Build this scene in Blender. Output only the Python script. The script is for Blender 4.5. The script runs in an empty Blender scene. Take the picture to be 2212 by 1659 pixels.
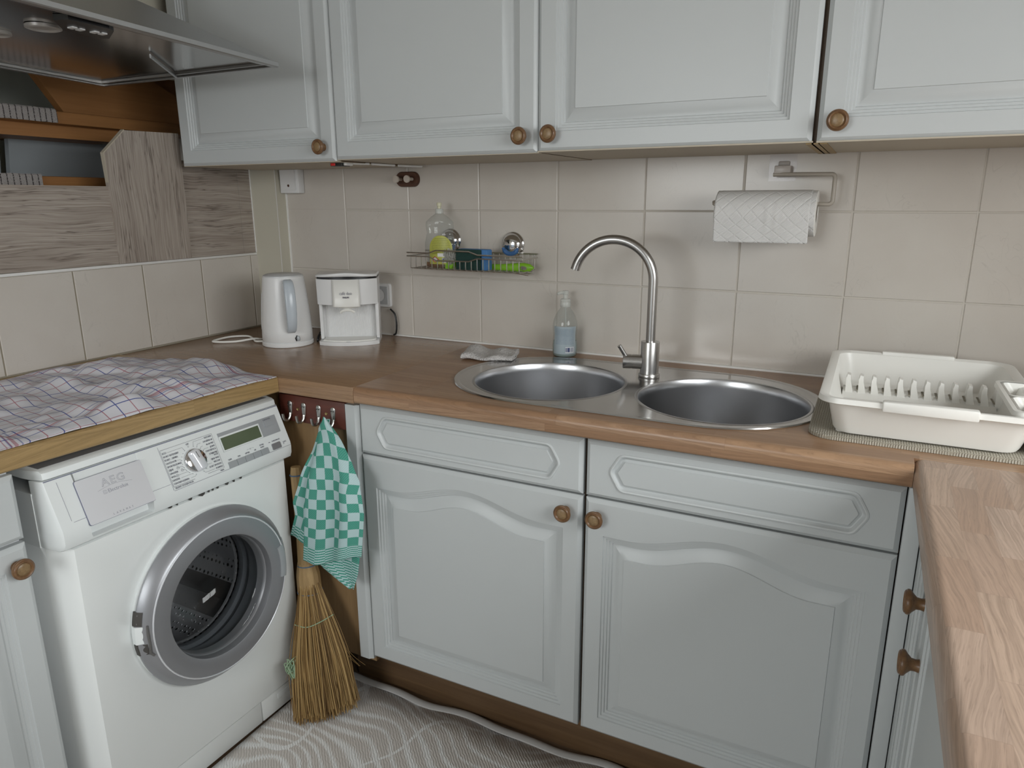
import bpy, bmesh, math, random
from mathutils import Vector, Matrix
random.seed(7)
S = bpy.context.scene
COL = S.collection
PI = math.pi

# ------------------------------------------------------------------ camera
cam_d = bpy.data.cameras.new('camera'); cam = bpy.data.objects.new('camera', cam_d); COL.objects.link(cam)
S.camera = cam
CAM = Vector((1.8054, -1.8879, 1.3289)); YAW, PITCH, ROLL, FPX = 0.4661, -0.2529, -0.003, 1534.58
f = Vector((-math.sin(YAW)*math.cos(PITCH), math.cos(YAW)*math.cos(PITCH), math.sin(PITCH)))
r0 = Vector((math.cos(YAW), math.sin(YAW), 0)); u0 = r0.cross(f)
rr = r0*math.cos(ROLL)+u0*math.sin(ROLL); uu = -r0*math.sin(ROLL)+u0*math.cos(ROLL)
cam.matrix_world = Matrix(((rr.x, uu.x, -f.x, CAM.x), (rr.y, uu.y, -f.y, CAM.y), (rr.z, uu.z, -f.z, CAM.z), (0, 0, 0, 1)))
cam_d.sensor_fit = 'HORIZONTAL'; cam_d.sensor_width = 36.0; cam_d.lens = 36.0*FPX/2212.0
cam_d.clip_start = 0.05; cam_d.clip_end = 60

# ------------------------------------------------------------------ light
W = bpy.data.worlds.new('world'); S.world = W; W.use_nodes = True
bg = W.node_tree.nodes['Background']; bg.inputs[0].default_value = (0.80, 0.90, 1.0, 1); bg.inputs[1].default_value = 1.0
def area(name, loc, rot, sx, sy, power, col):
    d = bpy.data.lights.new(name, 'AREA'); d.shape = 'RECTANGLE'; d.size = sx; d.size_y = sy; d.energy = power; d.color = col
    o = bpy.data.objects.new(name, d); COL.objects.link(o); o.location = loc; o.rotation_euler = rot
    return o
# overcast sky outside the window of the right wall and outside an added glazed door behind the camera, in place of a window; both lights
# stand outdoors and reach the room only through those openings
area('window_right_offscreen', (3.30, -1.55, 1.85), (0, math.radians(60), 0), 1.3, 2.2, 150, (1.0, 0.99, 0.97))
area('sky_behind_offscreen', (0.75, -4.25, 1.90), (math.radians(58), 0, 0), 1.9, 1.7, 130, (1.0, 0.99, 0.97))
S.view_settings.view_transform = 'Standard'; S.view_settings.look = 'None'
S.view_settings.exposure = -0.50; S.view_settings.gamma = 1.0; S.view_settings.use_curve_mapping = False

# ------------------------------------------------------------------ helpers
def link(o): COL.objects.link(o); return o
def thing(name, label, cat, loc=(0, 0, 0), rotz=0.0, group=None):
    o = link(bpy.data.objects.new(name, None)); o.location = loc; o.rotation_euler = (0, 0, rotz); o.empty_display_size = 0.05
    o['label'] = label; o['category'] = cat
    if group: o['group'] = group
    return o
def tag(o, label, cat, group=None):
    o['label'] = label; o['category'] = cat
    if group: o['group'] = group
    return o
def basis(o):
    return Matrix.Translation(o.location) @ Matrix.Rotation(o.rotation_euler[2], 4, 'Z')
def wmat(o):
    M = basis(o)
    return wmat(o.parent) @ o.matrix_parent_inverse @ M if o.parent else M
def mesh_of(bm, name, m, smooth=35):
    me = bpy.data.meshes.new(name)
    bmesh.ops.recalc_face_normals(bm, faces=bm.faces)
    bm.to_mesh(me); bm.free()
    for x in (m if isinstance(m, (list, tuple)) else [m]): me.materials.append(x)
    if smooth:
        me.shade_smooth(); me.set_sharp_from_angle(angle=math.radians(smooth))
    return me
def obj(name, bm, m, parent=None, world=False, smooth=35, kind=None, loc=None):
    me = bm if isinstance(bm, bpy.types.Mesh) else mesh_of(bm, name, m, smooth)
    o = link(bpy.data.objects.new(name, me))
    if parent:
        o.parent = parent
        if world:
            o.matrix_parent_inverse = wmat(parent).inverted()
    if loc is not None: o.location = loc
    if kind: o['kind'] = kind
    return o
def struct(name, bm, m, smooth=35):
    o = obj(name, bm, m, smooth=smooth); o['kind'] = 'structure'; return o
def NB(): return bmesh.new()
def box(bm, a, b, bev=0.0, seg=2):
    x0, y0, z0 = a; x1, y1, z1 = b
    vs = [bm.verts.new(p) for p in ((x0,y0,z0),(x1,y0,z0),(x1,y1,z0),(x0,y1,z0),(x0,y0,z1),(x1,y0,z1),(x1,y1,z1),(x0,y1,z1))]
    fs = [bm.faces.new([vs[i] for i in q]) for q in ((0,3,2,1),(4,5,6,7),(0,1,5,4),(1,2,6,5),(2,3,7,6),(3,0,4,7))]
    if bev:
        es = list({e for q in fs for e in q.edges})
        bmesh.ops.bevel(bm, geom=es, offset=bev, segments=seg, profile=0.5, affect='EDGES')
    return bm
def BOX(a, b, bev=0.0, seg=2): return box(NB(), a, b, bev, seg)
def rings(bm, loops, cap0=False, cap1=False, closed=True):
    R = [[bm.verts.new(p) for p in L] for L in loops]
    n = len(R[0])
    for A, B in zip(R, R[1:]):
        for i in range(n if closed else n-1):
            j = (i+1) % n
            try: bm.faces.new((A[i], A[j], B[j], B[i]))
            except ValueError: pass
    if cap0: bm.faces.new(R[0])
    if cap1: bm.faces.new(R[-1])
    return bm
def lathe(bm, prof, n=32, c=(0, 0, 0), axis='z', sx=1.0, sy=1.0, cap0=True, cap1=True):
    L = []
    for r, h in prof:
        ring = []
        for k in range(n):
            a = 2*PI*k/n; x, y = r*math.cos(a)*sx, r*math.sin(a)*sy
            p = {'z': (x, y, h), 'x': (h, x, y), 'y': (x, h, y)}[axis]
            ring.append((p[0]+c[0], p[1]+c[1], p[2]+c[2]))
        L.append(ring)
    return rings(bm, L, cap0 and prof[0][0] > 1e-6, cap1 and prof[-1][0] > 1e-6)
def tube(bm, pts, r, n=10, closed=False, caps=True, flat=1.0):
    P = [Vector(p) for p in pts]; L = []
    rad = r if isinstance(r, (list, tuple)) else [r]*len(P)
    up = None
    for i, p in enumerate(P):
        if closed: t = (P[(i+1) % len(P)]-P[i-1])
        else: t = P[min(i+1, len(P)-1)]-P[max(i-1, 0)]
        if t.length < 1e-9: t = Vector((0, 0, 1))
        t.normalize()
        if up is None:
            up = Vector((0, 0, 1)) if abs(t.z) < 0.9 else Vector((1, 0, 0))
        b = t.cross(up)
        if b.length < 1e-6: b = t.cross(Vector((0, 1, 0)))
        b.normalize(); up = b.cross(t).normalized()
        L.append([p+(b*math.cos(2*PI*k/n)*flat+up*math.sin(2*PI*k/n))*rad[i] for k in range(n)])
    if closed: L.append(L[0])
    rings(bm, L, caps and not closed, caps and not closed)
    if closed: bmesh.ops.remove_doubles(bm, verts=bm.verts, dist=1e-6)
    return bm
def smoothpath(pts, n=8, closed=False):
    P = [Vector(p) for p in pts]; out = []; m = len(P)
    for i in range(m if closed else m-1):
        p1, p2 = P[i], P[(i+1) % m]
        p0 = P[i-1] if (closed or i > 0) else p1*2-p2
        p3 = P[(i+2) % m] if (closed or i+2 < m) else p2*2-p1
        for k in range(n):
            t = k/n
            out.append(0.5*((2*p1)+(p2-p0)*t+(2*p0-5*p1+4*p2-p3)*t*t+(3*p1-p0-3*p2+p3)*t**3))
    if not closed: out.append(P[-1])
    return out
def prism(bm, poly, axis, d0, d1):
    """poly of 2-D points; axis = extrusion axis"""
    def P(a, b, d): return {'x': (d, a, b), 'y': (a, d, b), 'z': (a, b, d)}[axis]
    A = [bm.verts.new(P(a, b, d0)) for a, b in poly]; B = [bm.verts.new(P(a, b, d1)) for a, b in poly]
    bm.faces.new(A); bm.faces.new(list(reversed(B)))
    n = len(poly)
    for i in range(n):
        j = (i+1) % n; bm.faces.new((A[i], A[j], B[j], B[i]))
    return bm
def bevel_all(bm, off, seg=2, ang=30):
    es = [e for e in bm.edges if len(e.link_faces) == 2 and e.calc_face_angle(0) > math.radians(ang)]
    bmesh.ops.bevel(bm, geom=es, offset=off, segments=seg, profile=0.5, affect='EDGES'); return bm
def rrect(x0, y0, x1, y1, r, n=6):
    P = []
    for cx, cy, a0 in ((x1-r, y1-r, 0), (x0+r, y1-r, 90), (x0+r, y0+r, 180), (x1-r, y0+r, 270)):
        for k in range(n+1):
            a = math.radians(a0+90*k/n); P.append((cx+r*math.cos(a), cy+r*math.sin(a)))
    return P
def grid(bm, nu, nv, fn, uvfn=None):
    V = [[bm.verts.new(fn(i/(nu-1), j/(nv-1))) for i in range(nu)] for j in range(nv)]
    uv = bm.loops.layers.uv.verify() if uvfn else None
    for j in range(nv-1):
        for i in range(nu-1):
            q = bm.faces.new((V[j][i], V[j][i+1], V[j+1][i+1], V[j+1][i]))
            if uv:
                for l, (a, b) in zip(q.loops, ((i, j), (i+1, j), (i+1, j+1), (i, j+1))):
                    l[uv].uv = uvfn(a/(nu-1), b/(nv-1))
    return bm
def solid(o, t, off=-1):
    m = o.modifiers.new('thickness', 'SOLIDIFY'); m.thickness = t; m.offset = off; return o
def subd(o, n=1):
    m = o.modifiers.new('smooth', 'SUBSURF'); m.levels = n; m.render_levels = n; return o
def text_mesh(body, size, align='LEFT', ext=0.0002, sx=1.0, bold=0.0):
    cu = bpy.data.curves.new('t', 'FONT'); cu.body = body; cu.size = size; cu.extrude = ext; cu.align_x = align; cu.resolution_u = 2
    cu.offset = bold
    o = link(bpy.data.objects.new('t', cu))
    dg = bpy.context.evaluated_depsgraph_get(); dg.update()
    me = bpy.data.meshes.new_from_object(o.evaluated_get(dg))
    bpy.data.objects.remove(o); bpy.data.curves.remove(cu)
    if sx != 1.0: me.transform(Matrix.Diagonal((sx, 1, 1, 1)))
    return me
def add_text(bm, body, size, M, align='LEFT', sx=1.0, bold=0.0):
    me = text_mesh(body, size, align, sx=sx, bold=bold); me.transform(M); bm.from_mesh(me); bpy.data.meshes.remove(me)
def copy_tree(o, parent=None):
    c = link(o.copy()); c.parent = parent
    if parent: c.matrix_parent_inverse = o.matrix_parent_inverse.copy()
    for ch in o.children: copy_tree(ch, c)
    return c

# ------------------------------------------------------------------ materials
MATS = {}
class NT:
    def __init__(s, m):
        s.t = m.node_tree; s.n = s.t.nodes; s.l = s.t.links; s.b = s.n['Principled BSDF']
    def new(s, typ, **kw):
        x = s.n.new(typ)
        for k, v in kw.items(): setattr(x, k, v)
        return x
    def link(s, a, b): s.l.new(a, b)
    def math(s, op, a, b=None, c=None):
        x = s.new('ShaderNodeMath', operation=op)
        for i, v in enumerate((a, b, c)):
            if v is None: continue
            if isinstance(v, (int, float)): x.inputs[i].default_value = v
            else: s.link(v, x.inputs[i])
        return x.outputs[0]
    def ramp(s, fac, stops, interp='LINEAR'):
        x = s.new('ShaderNodeValToRGB'); x.color_ramp.interpolation = interp
        e = x.color_ramp.elements
        while len(e) < len(stops): e.new(0.5)
        for k, (p, c) in enumerate(stops): e[k].position = p; e[k].color = (*c, 1) if len(c) == 3 else c
        s.link(fac, x.inputs[0]); return x.outputs[0]
    def mix(s, fac, a, b, mode='MIX'):
        x = s.new('ShaderNodeMix', data_type='RGBA', blend_type=mode)
        for i, v in ((0, fac), (6, a), (7, b)):
            if isinstance(v, (int, float)): x.inputs[i].default_value = v
            elif isinstance(v, tuple): x.inputs[i].default_value = (*v, 1) if len(v) == 3 else v
            else: s.link(v, x.inputs[i])
        return x.outputs[2]
    def noise(s, vec, scale, detail=3, rough=0.5, dist=0.0):
        x = s.new('ShaderNodeTexNoise'); x.inputs['Scale'].default_value = scale; x.inputs['Detail'].default_value = detail
        x.inputs['Roughness'].default_value = rough; x.inputs['Distortion'].default_value = dist
        if vec is not None: s.link(vec, x.inputs['Vector'])
        return x.outputs[0]
    def obj(s): return s.new('ShaderNodeTexCoord').outputs['Object']
    def gen(s): return s.new('ShaderNodeNewGeometry').outputs['Position']
    def uv(s): return s.new('ShaderNodeTexCoord').outputs['UV']
    def sep(s, v):
        x = s.new('ShaderNodeSeparateXYZ'); s.link(v, x.inputs[0]); return x.outputs
    def comb(s, a, b, c=0.0):
        x = s.new('ShaderNodeCombineXYZ')
        for i, v in enumerate((a, b, c)):
            if isinstance(v, (int, float)): x.inputs[i].default_value = v
            else: s.link(v, x.inputs[i])
        return x.outputs[0]
    def scale(s, v, sc, off=(0, 0, 0)):
        x = s.new('ShaderNodeMapping'); x.inputs['Scale'].default_value = sc; x.inputs['Location'].default_value = off
        s.link(v, x.inputs[0]); return x.outputs[0]
    def bump(s, h, strength=0.2, dist=0.001):
        x = s.new('ShaderNodeBump'); x.inputs['Strength'].default_value = strength; x.inputs['Distance'].default_value = dist
        s.link(h, x.inputs['Height']); s.link(x.outputs[0], s.b.inputs['Normal'])
    def col(s, c): s.link(c, s.b.inputs['Base Color'])
def mat(name, col=(0.8, 0.8, 0.8), rough=0.5, metal=0.0, **kw):
    m = bpy.data.materials.new(name); m.use_nodes = True; MATS[name] = m
    b = m.node_tree.nodes['Principled BSDF']
    b.inputs['Base Color'].default_value = (*col, 1); b.inputs['Roughness'].default_value = rough; b.inputs['Metallic'].default_value = metal
    for k, v in kw.items(): b.inputs[k.replace('_', ' ')].default_value = v
    return m

def m_paint(name, col, rough=0.38, axis='z', st=0.06):
    m = mat(name, col, rough); t = NT(m); v = t.obj()
    sc = {'z': (220, 220, 6), 'x': (6, 220, 220)}[axis]
    n = t.noise(t.scale(v, sc), 1.0, 3)
    n2 = t.noise(v, 9.0, 2)
    t.col(t.mix(t.math('MULTIPLY', n2, 0.18), col, tuple(c*0.86 for c in col)))
    t.bump(n, st, 0.0006); return m
M_DOOR = m_paint('white_painted_wood', (0.56, 0.585, 0.59))
M_DRAWER = m_paint('white_painted_wood_drawer', (0.56, 0.585, 0.59), axis='x')
M_CARCASS = mat('brown_carcass', (0.10, 0.065, 0.04), 0.6)
M_UNDER = mat('cream_board', (0.50, 0.44, 0.35), 0.6)

def m_tile(name, base, vein):
    m = mat(name, base, 0.22); t = NT(m); v = t.gen()
    n1 = t.noise(v, 5.0, 4, 0.55)
    n2 = t.noise(t.scale(v, (14, 14, 9)), 1.0, 2, 0.5, 2.2)
    n3 = t.noise(v, 260.0, 2)
    ve = t.ramp(t.math('ABSOLUTE', t.math('SUBTRACT', n2, 0.5)), [(0.0, (1, 1, 1)), (0.012, (0, 0, 0))])
    msk = t.ramp(t.noise(v, 7.0, 2), [(0.52, (0, 0, 0)), (0.66, (1, 1, 1))])
    c = t.mix(t.ramp(n1, [(0.35, (0, 0, 0)), (0.7, (1, 1, 1))]), base, vein)
    c = t.mix(t.math('MULTIPLY', t.math('MULTIPLY', ve, msk), 0.28), c, tuple(x*0.62 for x in base))
    c = t.mix(t.math('MULTIPLY', n3, 0.12), c, tuple(x*0.8 for x in base))
    t.col(c); t.bump(n1, 0.08, 0.002); return m
M_TILE = m_tile('beige_marbled_tile', (0.595, 0.548, 0.497), (0.635, 0.595, 0.545))
M_TILE2 = M_TILE
M_GROUT = mat('grout', (0.60, 0.56, 0.50), 0.85)
M_CAULK = mat('white_caulk', (0.80, 0.79, 0.77), 0.5)
M_PLASTER = mat('cream_plaster', (0.56, 0.53, 0.44), 0.75)
M_WALL = mat('off_white_wall', (0.72, 0.70, 0.66), 0.85)
M_CEIL = mat('white_ceiling', (0.78, 0.77, 0.75), 0.9)
M_STAIRWALL = mat('stairwell_plaster', (0.80, 0.84, 0.76), 0.85)

def m_stave(name, cols, along='x', sl=0.42, sw=0.052, rough=0.32, cath=0.5, dark=0.62, grain=1.0, skew=0.35, seam=0.25):
    """butcher-block laminate print: staves along one axis, each with its own tone, skew and grain"""
    m = mat(name, cols[0], rough); t = NT(m); p = t.sep(t.gen())
    if along == 'x': u, v = p[0], t.math('SUBTRACT', p[1], p[2])
    else: u, v = p[1], t.math('ADD', p[0], p[2])
    vr = t.math('DIVIDE', v, sw); row = t.math('FLOOR', vr)
    wn = t.new('ShaderNodeTexWhiteNoise', noise_dimensions='1D'); t.link(row, wn.inputs['W'])
    uo = t.math('ADD', u, t.math('MULTIPLY', wn.outputs[0], sl*3.7))
    ur = t.math('DIVIDE', uo, sl); cell = t.math('FLOOR', ur)
    w2 = t.new('ShaderNodeTexWhiteNoise', noise_dimensions='2D'); t.link(t.comb(row, cell), w2.inputs['Vector'])
    rnd = w2.outputs[0]; rc = t.sep(w2.outputs['Color'])
    base = t.ramp(rnd, [(i/(len(cols)-1), c) for i, c in enumerate(cols)])
    off = t.math('MULTIPLY', rnd, 37.0)
    vs = t.math('ADD', v, t.math('MULTIPLY', u, t.math('MULTIPLY', t.math('SUBTRACT', rc[1], 0.5), skew)))
    warp = t.noise(t.comb(t.math('MULTIPLY', u, 9.0), t.math('MULTIPLY', vs, 22.0), off), 1.0, 2)
    vw = t.math('ADD', vs, t.math('MULTIPLY', t.math('SUBTRACT', warp, 0.5), 0.022*cath))
    g = t.noise(t.comb(t.math('ADD', t.math('MULTIPLY', u, 5.0), off), t.math('MULTIPLY', vw, 210.0*grain), off), 1.0, 4, 0.62, 0.2)
    g2 = t.noise(t.comb(t.math('ADD', t.math('MULTIPLY', u, 34.0), off), t.math('MULTIPLY', vw, 620.0*grain), 0.0), 1.0, 2, 0.6)
    ringf = t.math('ADD', 0.5, t.math('MULTIPLY', 0.5, t.math('SINE', t.math('ADD', t.math('MULTIPLY', vw, 1500.0*grain), off))))
    gg = t.ramp(g, [(0.36, (1, 1, 1)), (0.60, (0, 0, 0))]); pore = t.ramp(g2, [(0.34, (1, 1, 1)), (0.44, (0, 0, 0))])
    dk = tuple(x*dark for x in cols[0])
    c = t.mix(t.math('MULTIPLY', gg, 0.55), base, dk)
    c = t.mix(t.math('MULTIPLY', t.math('MULTIPLY', ringf, t.ramp(g, [(0.3, (1, 1, 1)), (0.7, (0.15, 0.15, 0.15))])), cath*0.40), c, dk)
    c = t.mix(t.math('MULTIPLY', pore, 0.30), c, tuple(x*dark*0.72 for x in cols[0]))
    def edge(r_, w_): 
        f_ = t.math('FRACT', r_); return t.math('LESS_THAN', t.math('MINIMUM', f_, t.math('SUBTRACT', 1.0, f_)), w_)
    sm_ = t.math('MAXIMUM', edge(vr, 0.0006/sw), edge(ur, 0.0006/sl))
    c = t.mix(t.math('MULTIPLY', sm_, seam), c, dk)
    t.col(c); t.bump(g, 0.05, 0.0005); return m
M_TOP = m_stave('oak_block_worktop', [(0.34, 0.195, 0.112), (0.42, 0.26, 0.155), (0.30, 0.17, 0.095), (0.46, 0.295, 0.185)], 'x', 0.34, 0.040, skew=0.2)
M_TOPC = m_stave('grey_oak_worktop', [(0.32, 0.195, 0.112), (0.35, 0.22, 0.13), (0.30, 0.18, 0.102)], 'x', 1.3, 0.3, rough=0.22, cath=0.15, skew=0.05)
M_TOPP = m_stave('pale_oak_block_worktop', [(0.47, 0.33, 0.245), (0.52, 0.38, 0.29), (0.43, 0.29, 0.21), (0.55, 0.415, 0.33)], 'y', 0.17, 0.038, cath=0.8, dark=0.60, skew=0.7)
M_TOPL = m_stave('honey_oak_edge', [(0.40, 0.265, 0.115), (0.43, 0.29, 0.135), (0.37, 0.24, 0.10)], 'y', 0.8, 0.08, cath=0.35)
M_PANEL = None
def m_wood(name, c0, c1, axis, fine=1.0, rough=0.5, bump=0.1, ring=0.5):
    m = mat(name, c0, rough); t = NT(m); v = t.gen()
    k = 110.0*fine; s = {'x': (4*fine, k, k), 'y': (k, 4*fine, k), 'z': (k, k, 4*fine)}[axis]
    k2 = 16.0*fine; s2 = {'x': (1.2*fine, k2, k2), 'y': (k2, 1.2*fine, k2), 'z': (k2, k2, 1.2*fine)}[axis]
    n = t.noise(t.scale(v, s), 1.0, 4, 0.6, 0.4); n2 = t.noise(t.scale(v, s2), 1.0, 4, 0.6, 1.2)
    a = t.ramp(n, [(0.32, (0, 0, 0)), (0.68, (1, 1, 1))]); b = t.ramp(n2, [(0.35, (0, 0, 0)), (0.62, (1, 1, 1))])
    c = t.mix(t.math('MULTIPLY', a, 0.5), c0, c1); c = t.mix(t.math('MULTIPLY', b, ring), c, c1)
    t.col(c); t.bump(n, bump, 0.0008); return m
def m_vinyl(name, axis):
    m = mat(name, (0.45, 0.4, 0.35), 0.45); t = NT(m); p = t.sep(t.gen())
    u, v = (p[1], p[2]) if axis == 'y' else (p[2], p[1])
    w1 = t.noise(t.comb(t.math('MULTIPLY', u, 4.5), t.math('MULTIPLY', v, 13.0), p[0]), 1.0, 2, 0.5)
    vw = t.math('ADD', v, t.math('MULTIPLY', t.math('SUBTRACT', w1, 0.5), 0.026))
    a = t.noise(t.comb(t.math('MULTIPLY', u, 5.0), t.math('MULTIPLY', vw, 260.0), 3.1), 1.0, 4, 0.6)
    b = t.noise(t.comb(t.math('MULTIPLY', u, 2.2), t.math('MULTIPLY', vw, 34.0), 7.7), 1.0, 3, 0.55)
    l = t.ramp(t.math('ABSOLUTE', t.math('SUBTRACT', t.noise(t.comb(t.math('MULTIPLY', u, 3.2), t.math('MULTIPLY', vw, 95.0), 1.3), 1.0, 3, 0.6), 0.5)), [(0.0, (1, 1, 1)), (0.030, (0, 0, 0))])
    msk = t.ramp(t.noise(t.comb(t.math('MULTIPLY', u, 6.0), t.math('MULTIPLY', v, 22.0), 5.0), 1.0, 2), [(0.42, (0, 0, 0)), (0.58, (1, 1, 1))])
    c = t.mix(t.ramp(a, [(0.34, (1, 1, 1)), (0.66, (0, 0, 0))]), (0.47, 0.415, 0.365), (0.30, 0.25, 0.21))
    c = t.mix(t.math('MULTIPLY', t.ramp(b, [(0.30, (1, 1, 1)), (0.52, (0, 0, 0))]), 0.50), c, (0.22, 0.175, 0.145))
    c = t.mix(t.math('MULTIPLY', t.math('MULTIPLY', l, msk), 0.8), c, (0.085, 0.06, 0.048))
    t.col(c); return m
M_VINYL_H = m_vinyl('grey_wash_wood_film', 'y')
M_VINYL_V = m_vinyl('grey_wash_wood_film_upright', 'z')
M_PANELOAK = m_wood('oak_veneer_panel', (0.33, 0.21, 0.10), (0.21, 0.125, 0.055), 'z', 1.0, 0.5, 0.1, 0.3)
M_PLINTH = m_wood('dark_oak_plinth', (0.20, 0.120, 0.062), (0.085, 0.046, 0.022), 'x', 1.0, 0.42, 0.1, 0.5)
M_PINE = m_wood('orange_pine', (0.42, 0.20, 0.07), (0.30, 0.13, 0.045), 'y', 0.8, 0.5, 0.1, 0.4)
M_PINED = M_PINE
M_MAHOG = m_wood('mahogany', (0.145, 0.040, 0.026), (0.075, 0.020, 0.014), 'x', 1.0, 0.42, 0.1, 0.5)
M_WALNUT = m_wood('walnut', (0.11, 0.045, 0.022), (0.05, 0.02, 0.012), 'x', 1.0, 0.45)

def m_knob(name, c0, c1):
    m = mat(name, c0, 0.36); t = NT(m); n = t.noise(t.obj(), 160.0, 4, 0.6); t.col(t.mix(t.ramp(n, [(0.3, (0, 0, 0)), (0.7, (1, 1, 1))]), c0, c1)); t.bump(n, 0.15, 0.0006); return m
M_KNOB = m_knob('bronzed_wood_knob', (0.13, 0.062, 0.028), (0.21, 0.115, 0.05))
M_KNOBC = m_knob('bronzed_wood_knob_centre', (0.20, 0.125, 0.06), (0.30, 0.20, 0.10))

def m_brushed(name, col, rough, axis='z', st=0.02):
    m = mat(name, col, rough, 1.0); t = NT(m); v = t.obj()
    s = {'z': (500, 500, 5), 'x': (5, 500, 500), 'o': (120, 120, 120)}[axis]
    n = t.noise(t.scale(v, s), 1.0, 2); t.bump(n, st, 0.0002)
    t.link(t.math('ADD', t.math('MULTIPLY', n, 0.12), rough-0.06), t.b.inputs['Roughness']); return m
M_STEEL = m_brushed('brushed_steel', (0.52, 0.51, 0.50), 0.30)
M_SINK = mat('brushed_sink_steel', (0.52, 0.525, 0.54), 0.28, 1.0, Anisotropic=0.6)
M_SINKPL = mat('sink_plate_steel', (0.48, 0.475, 0.47), 0.17, 1.0)
M_CHROME = mat('chrome', (0.75, 0.75, 0.76), 0.10, 1.0)
M_WIRE = mat('stainless_wire', (0.62, 0.60, 0.57), 0.28, 1.0)
M_HOODS = m_brushed('hood_steel', (0.50, 0.50, 0.50), 0.36, 'x')
M_HOODU = mat('hood_polished_underside', (0.45, 0.44, 0.43), 0.15, 1.0)
M_HOODD = mat('hood_groove_steel', (0.45, 0.44, 0.43), 0.30, 1.0)
M_HOOK = mat('satin_nickel', (0.50, 0.49, 0.47), 0.30, 1.0)
M_BRASS = mat('brass_screw', (0.45, 0.34, 0.16), 0.35, 1.0)
M_WHITE = mat('white_plastic', (0.78, 0.78, 0.78), 0.28)
M_WHITE2 = mat('cream_white_plastic', (0.86, 0.85, 0.81), 0.32)
M_WASH = mat('white_enamel', (0.84, 0.865, 0.86), 0.22, Coat_Weight=0.3)
M_WASHF = mat('white_washer_plastic', (0.80, 0.83, 0.83), 0.30)
M_WASHTOP = mat('grey_laminate_lid', (0.30, 0.30, 0.31), 0.5)
M_SILVER = mat('silver_plastic', (0.33, 0.335, 0.355), 0.36, 0.5)
M_SILVER2 = mat('silver_button_plastic', (0.40, 0.42, 0.44), 0.35, 0.2)
M_SATIN = mat('satin_silver_plate', (0.80, 0.81, 0.85), 0.28, 0.35)
M_LINE = mat('blue_grey_line', (0.17, 0.18, 0.26), 0.5)
M_INK = mat('dark_print', (0.10, 0.10, 0.14), 0.6)
M_INKL = mat('grey_print_and_seam_shade', (0.33, 0.33, 0.38), 0.5)
M_LCD = mat('green_lcd', (0.10, 0.13, 0.075), 0.25)
M_BLACK = mat('black_plastic', (0.014, 0.014, 0.015), 0.35)
M_RUBBER = mat('grey_rubber_gasket', (0.13, 0.14, 0.155), 0.45)
M_DARK = mat('dark_void', (0.02, 0.02, 0.022), 0.7)
M_RUST = mat('bare_dark_metal_and_hole_shade', (0.06, 0.055, 0.05), 0.6)
M_GREYW = mat('grey_blue_plastic', (0.52, 0.57, 0.62), 0.22)
M_LENS = mat('frosted_lamp_lens', (0.42, 0.40, 0.38), 0.35, 0.3)
M_GREYL = mat('light_grey_plastic', (0.60, 0.61, 0.62), 0.35)
M_SOCK = mat('socket_silver_plastic', (0.47, 0.48, 0.49), 0.35)
M_PEG = mat('beige_peg', (0.55, 0.49, 0.43), 0.45)
M_RED = mat('red_neon_rocker', (0.45, 0.02, 0.02), 0.3)
M_RED.node_tree.nodes['Principled BSDF'].inputs['Emission Color'].default_value = (1, 0.05, 0.04, 1)
M_RED.node_tree.nodes['Principled BSDF'].inputs['Emission Strength'].default_value = 0.12
M_BLUE = mat('blue_foam', (0.075, 0.21, 0.46), 0.9)
M_BLUEK = mat('blue_suction_lever', (0.05, 0.14, 0.33), 0.4)
M_SCOUR = mat('green_scour_pad', (0.012, 0.040, 0.034), 0.95)
_t = NT(M_SCOUR); _n = _t.noise(_t.obj(), 380.0, 4, 0.7); _t.col(_t.mix(_n, (0.005, 0.02, 0.018), (0.03, 0.085, 0.07))); _t.bump(_n, 0.9, 0.002)
_t = NT(M_BLUE); _n = _t.noise(_t.obj(), 420.0, 3, 0.6); _t.bump(_n, 0.5, 0.001)
M_GREEN = mat('lime_green_plastic', (0.235, 0.52, 0.025), 0.35)
M_BRIST = mat('white_bristle', (0.68, 0.68, 0.64), 0.6)
M_STRING = mat('pale_green_string', (0.34, 0.47, 0.31), 0.85)
M_BLUEBAND = mat('blue_band', (0.075, 0.14, 0.24), 0.6)
M_TRANSP = mat('milky_clear_plastic', (0.72, 0.74, 0.70), 0.2, Alpha=0.55)

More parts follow.
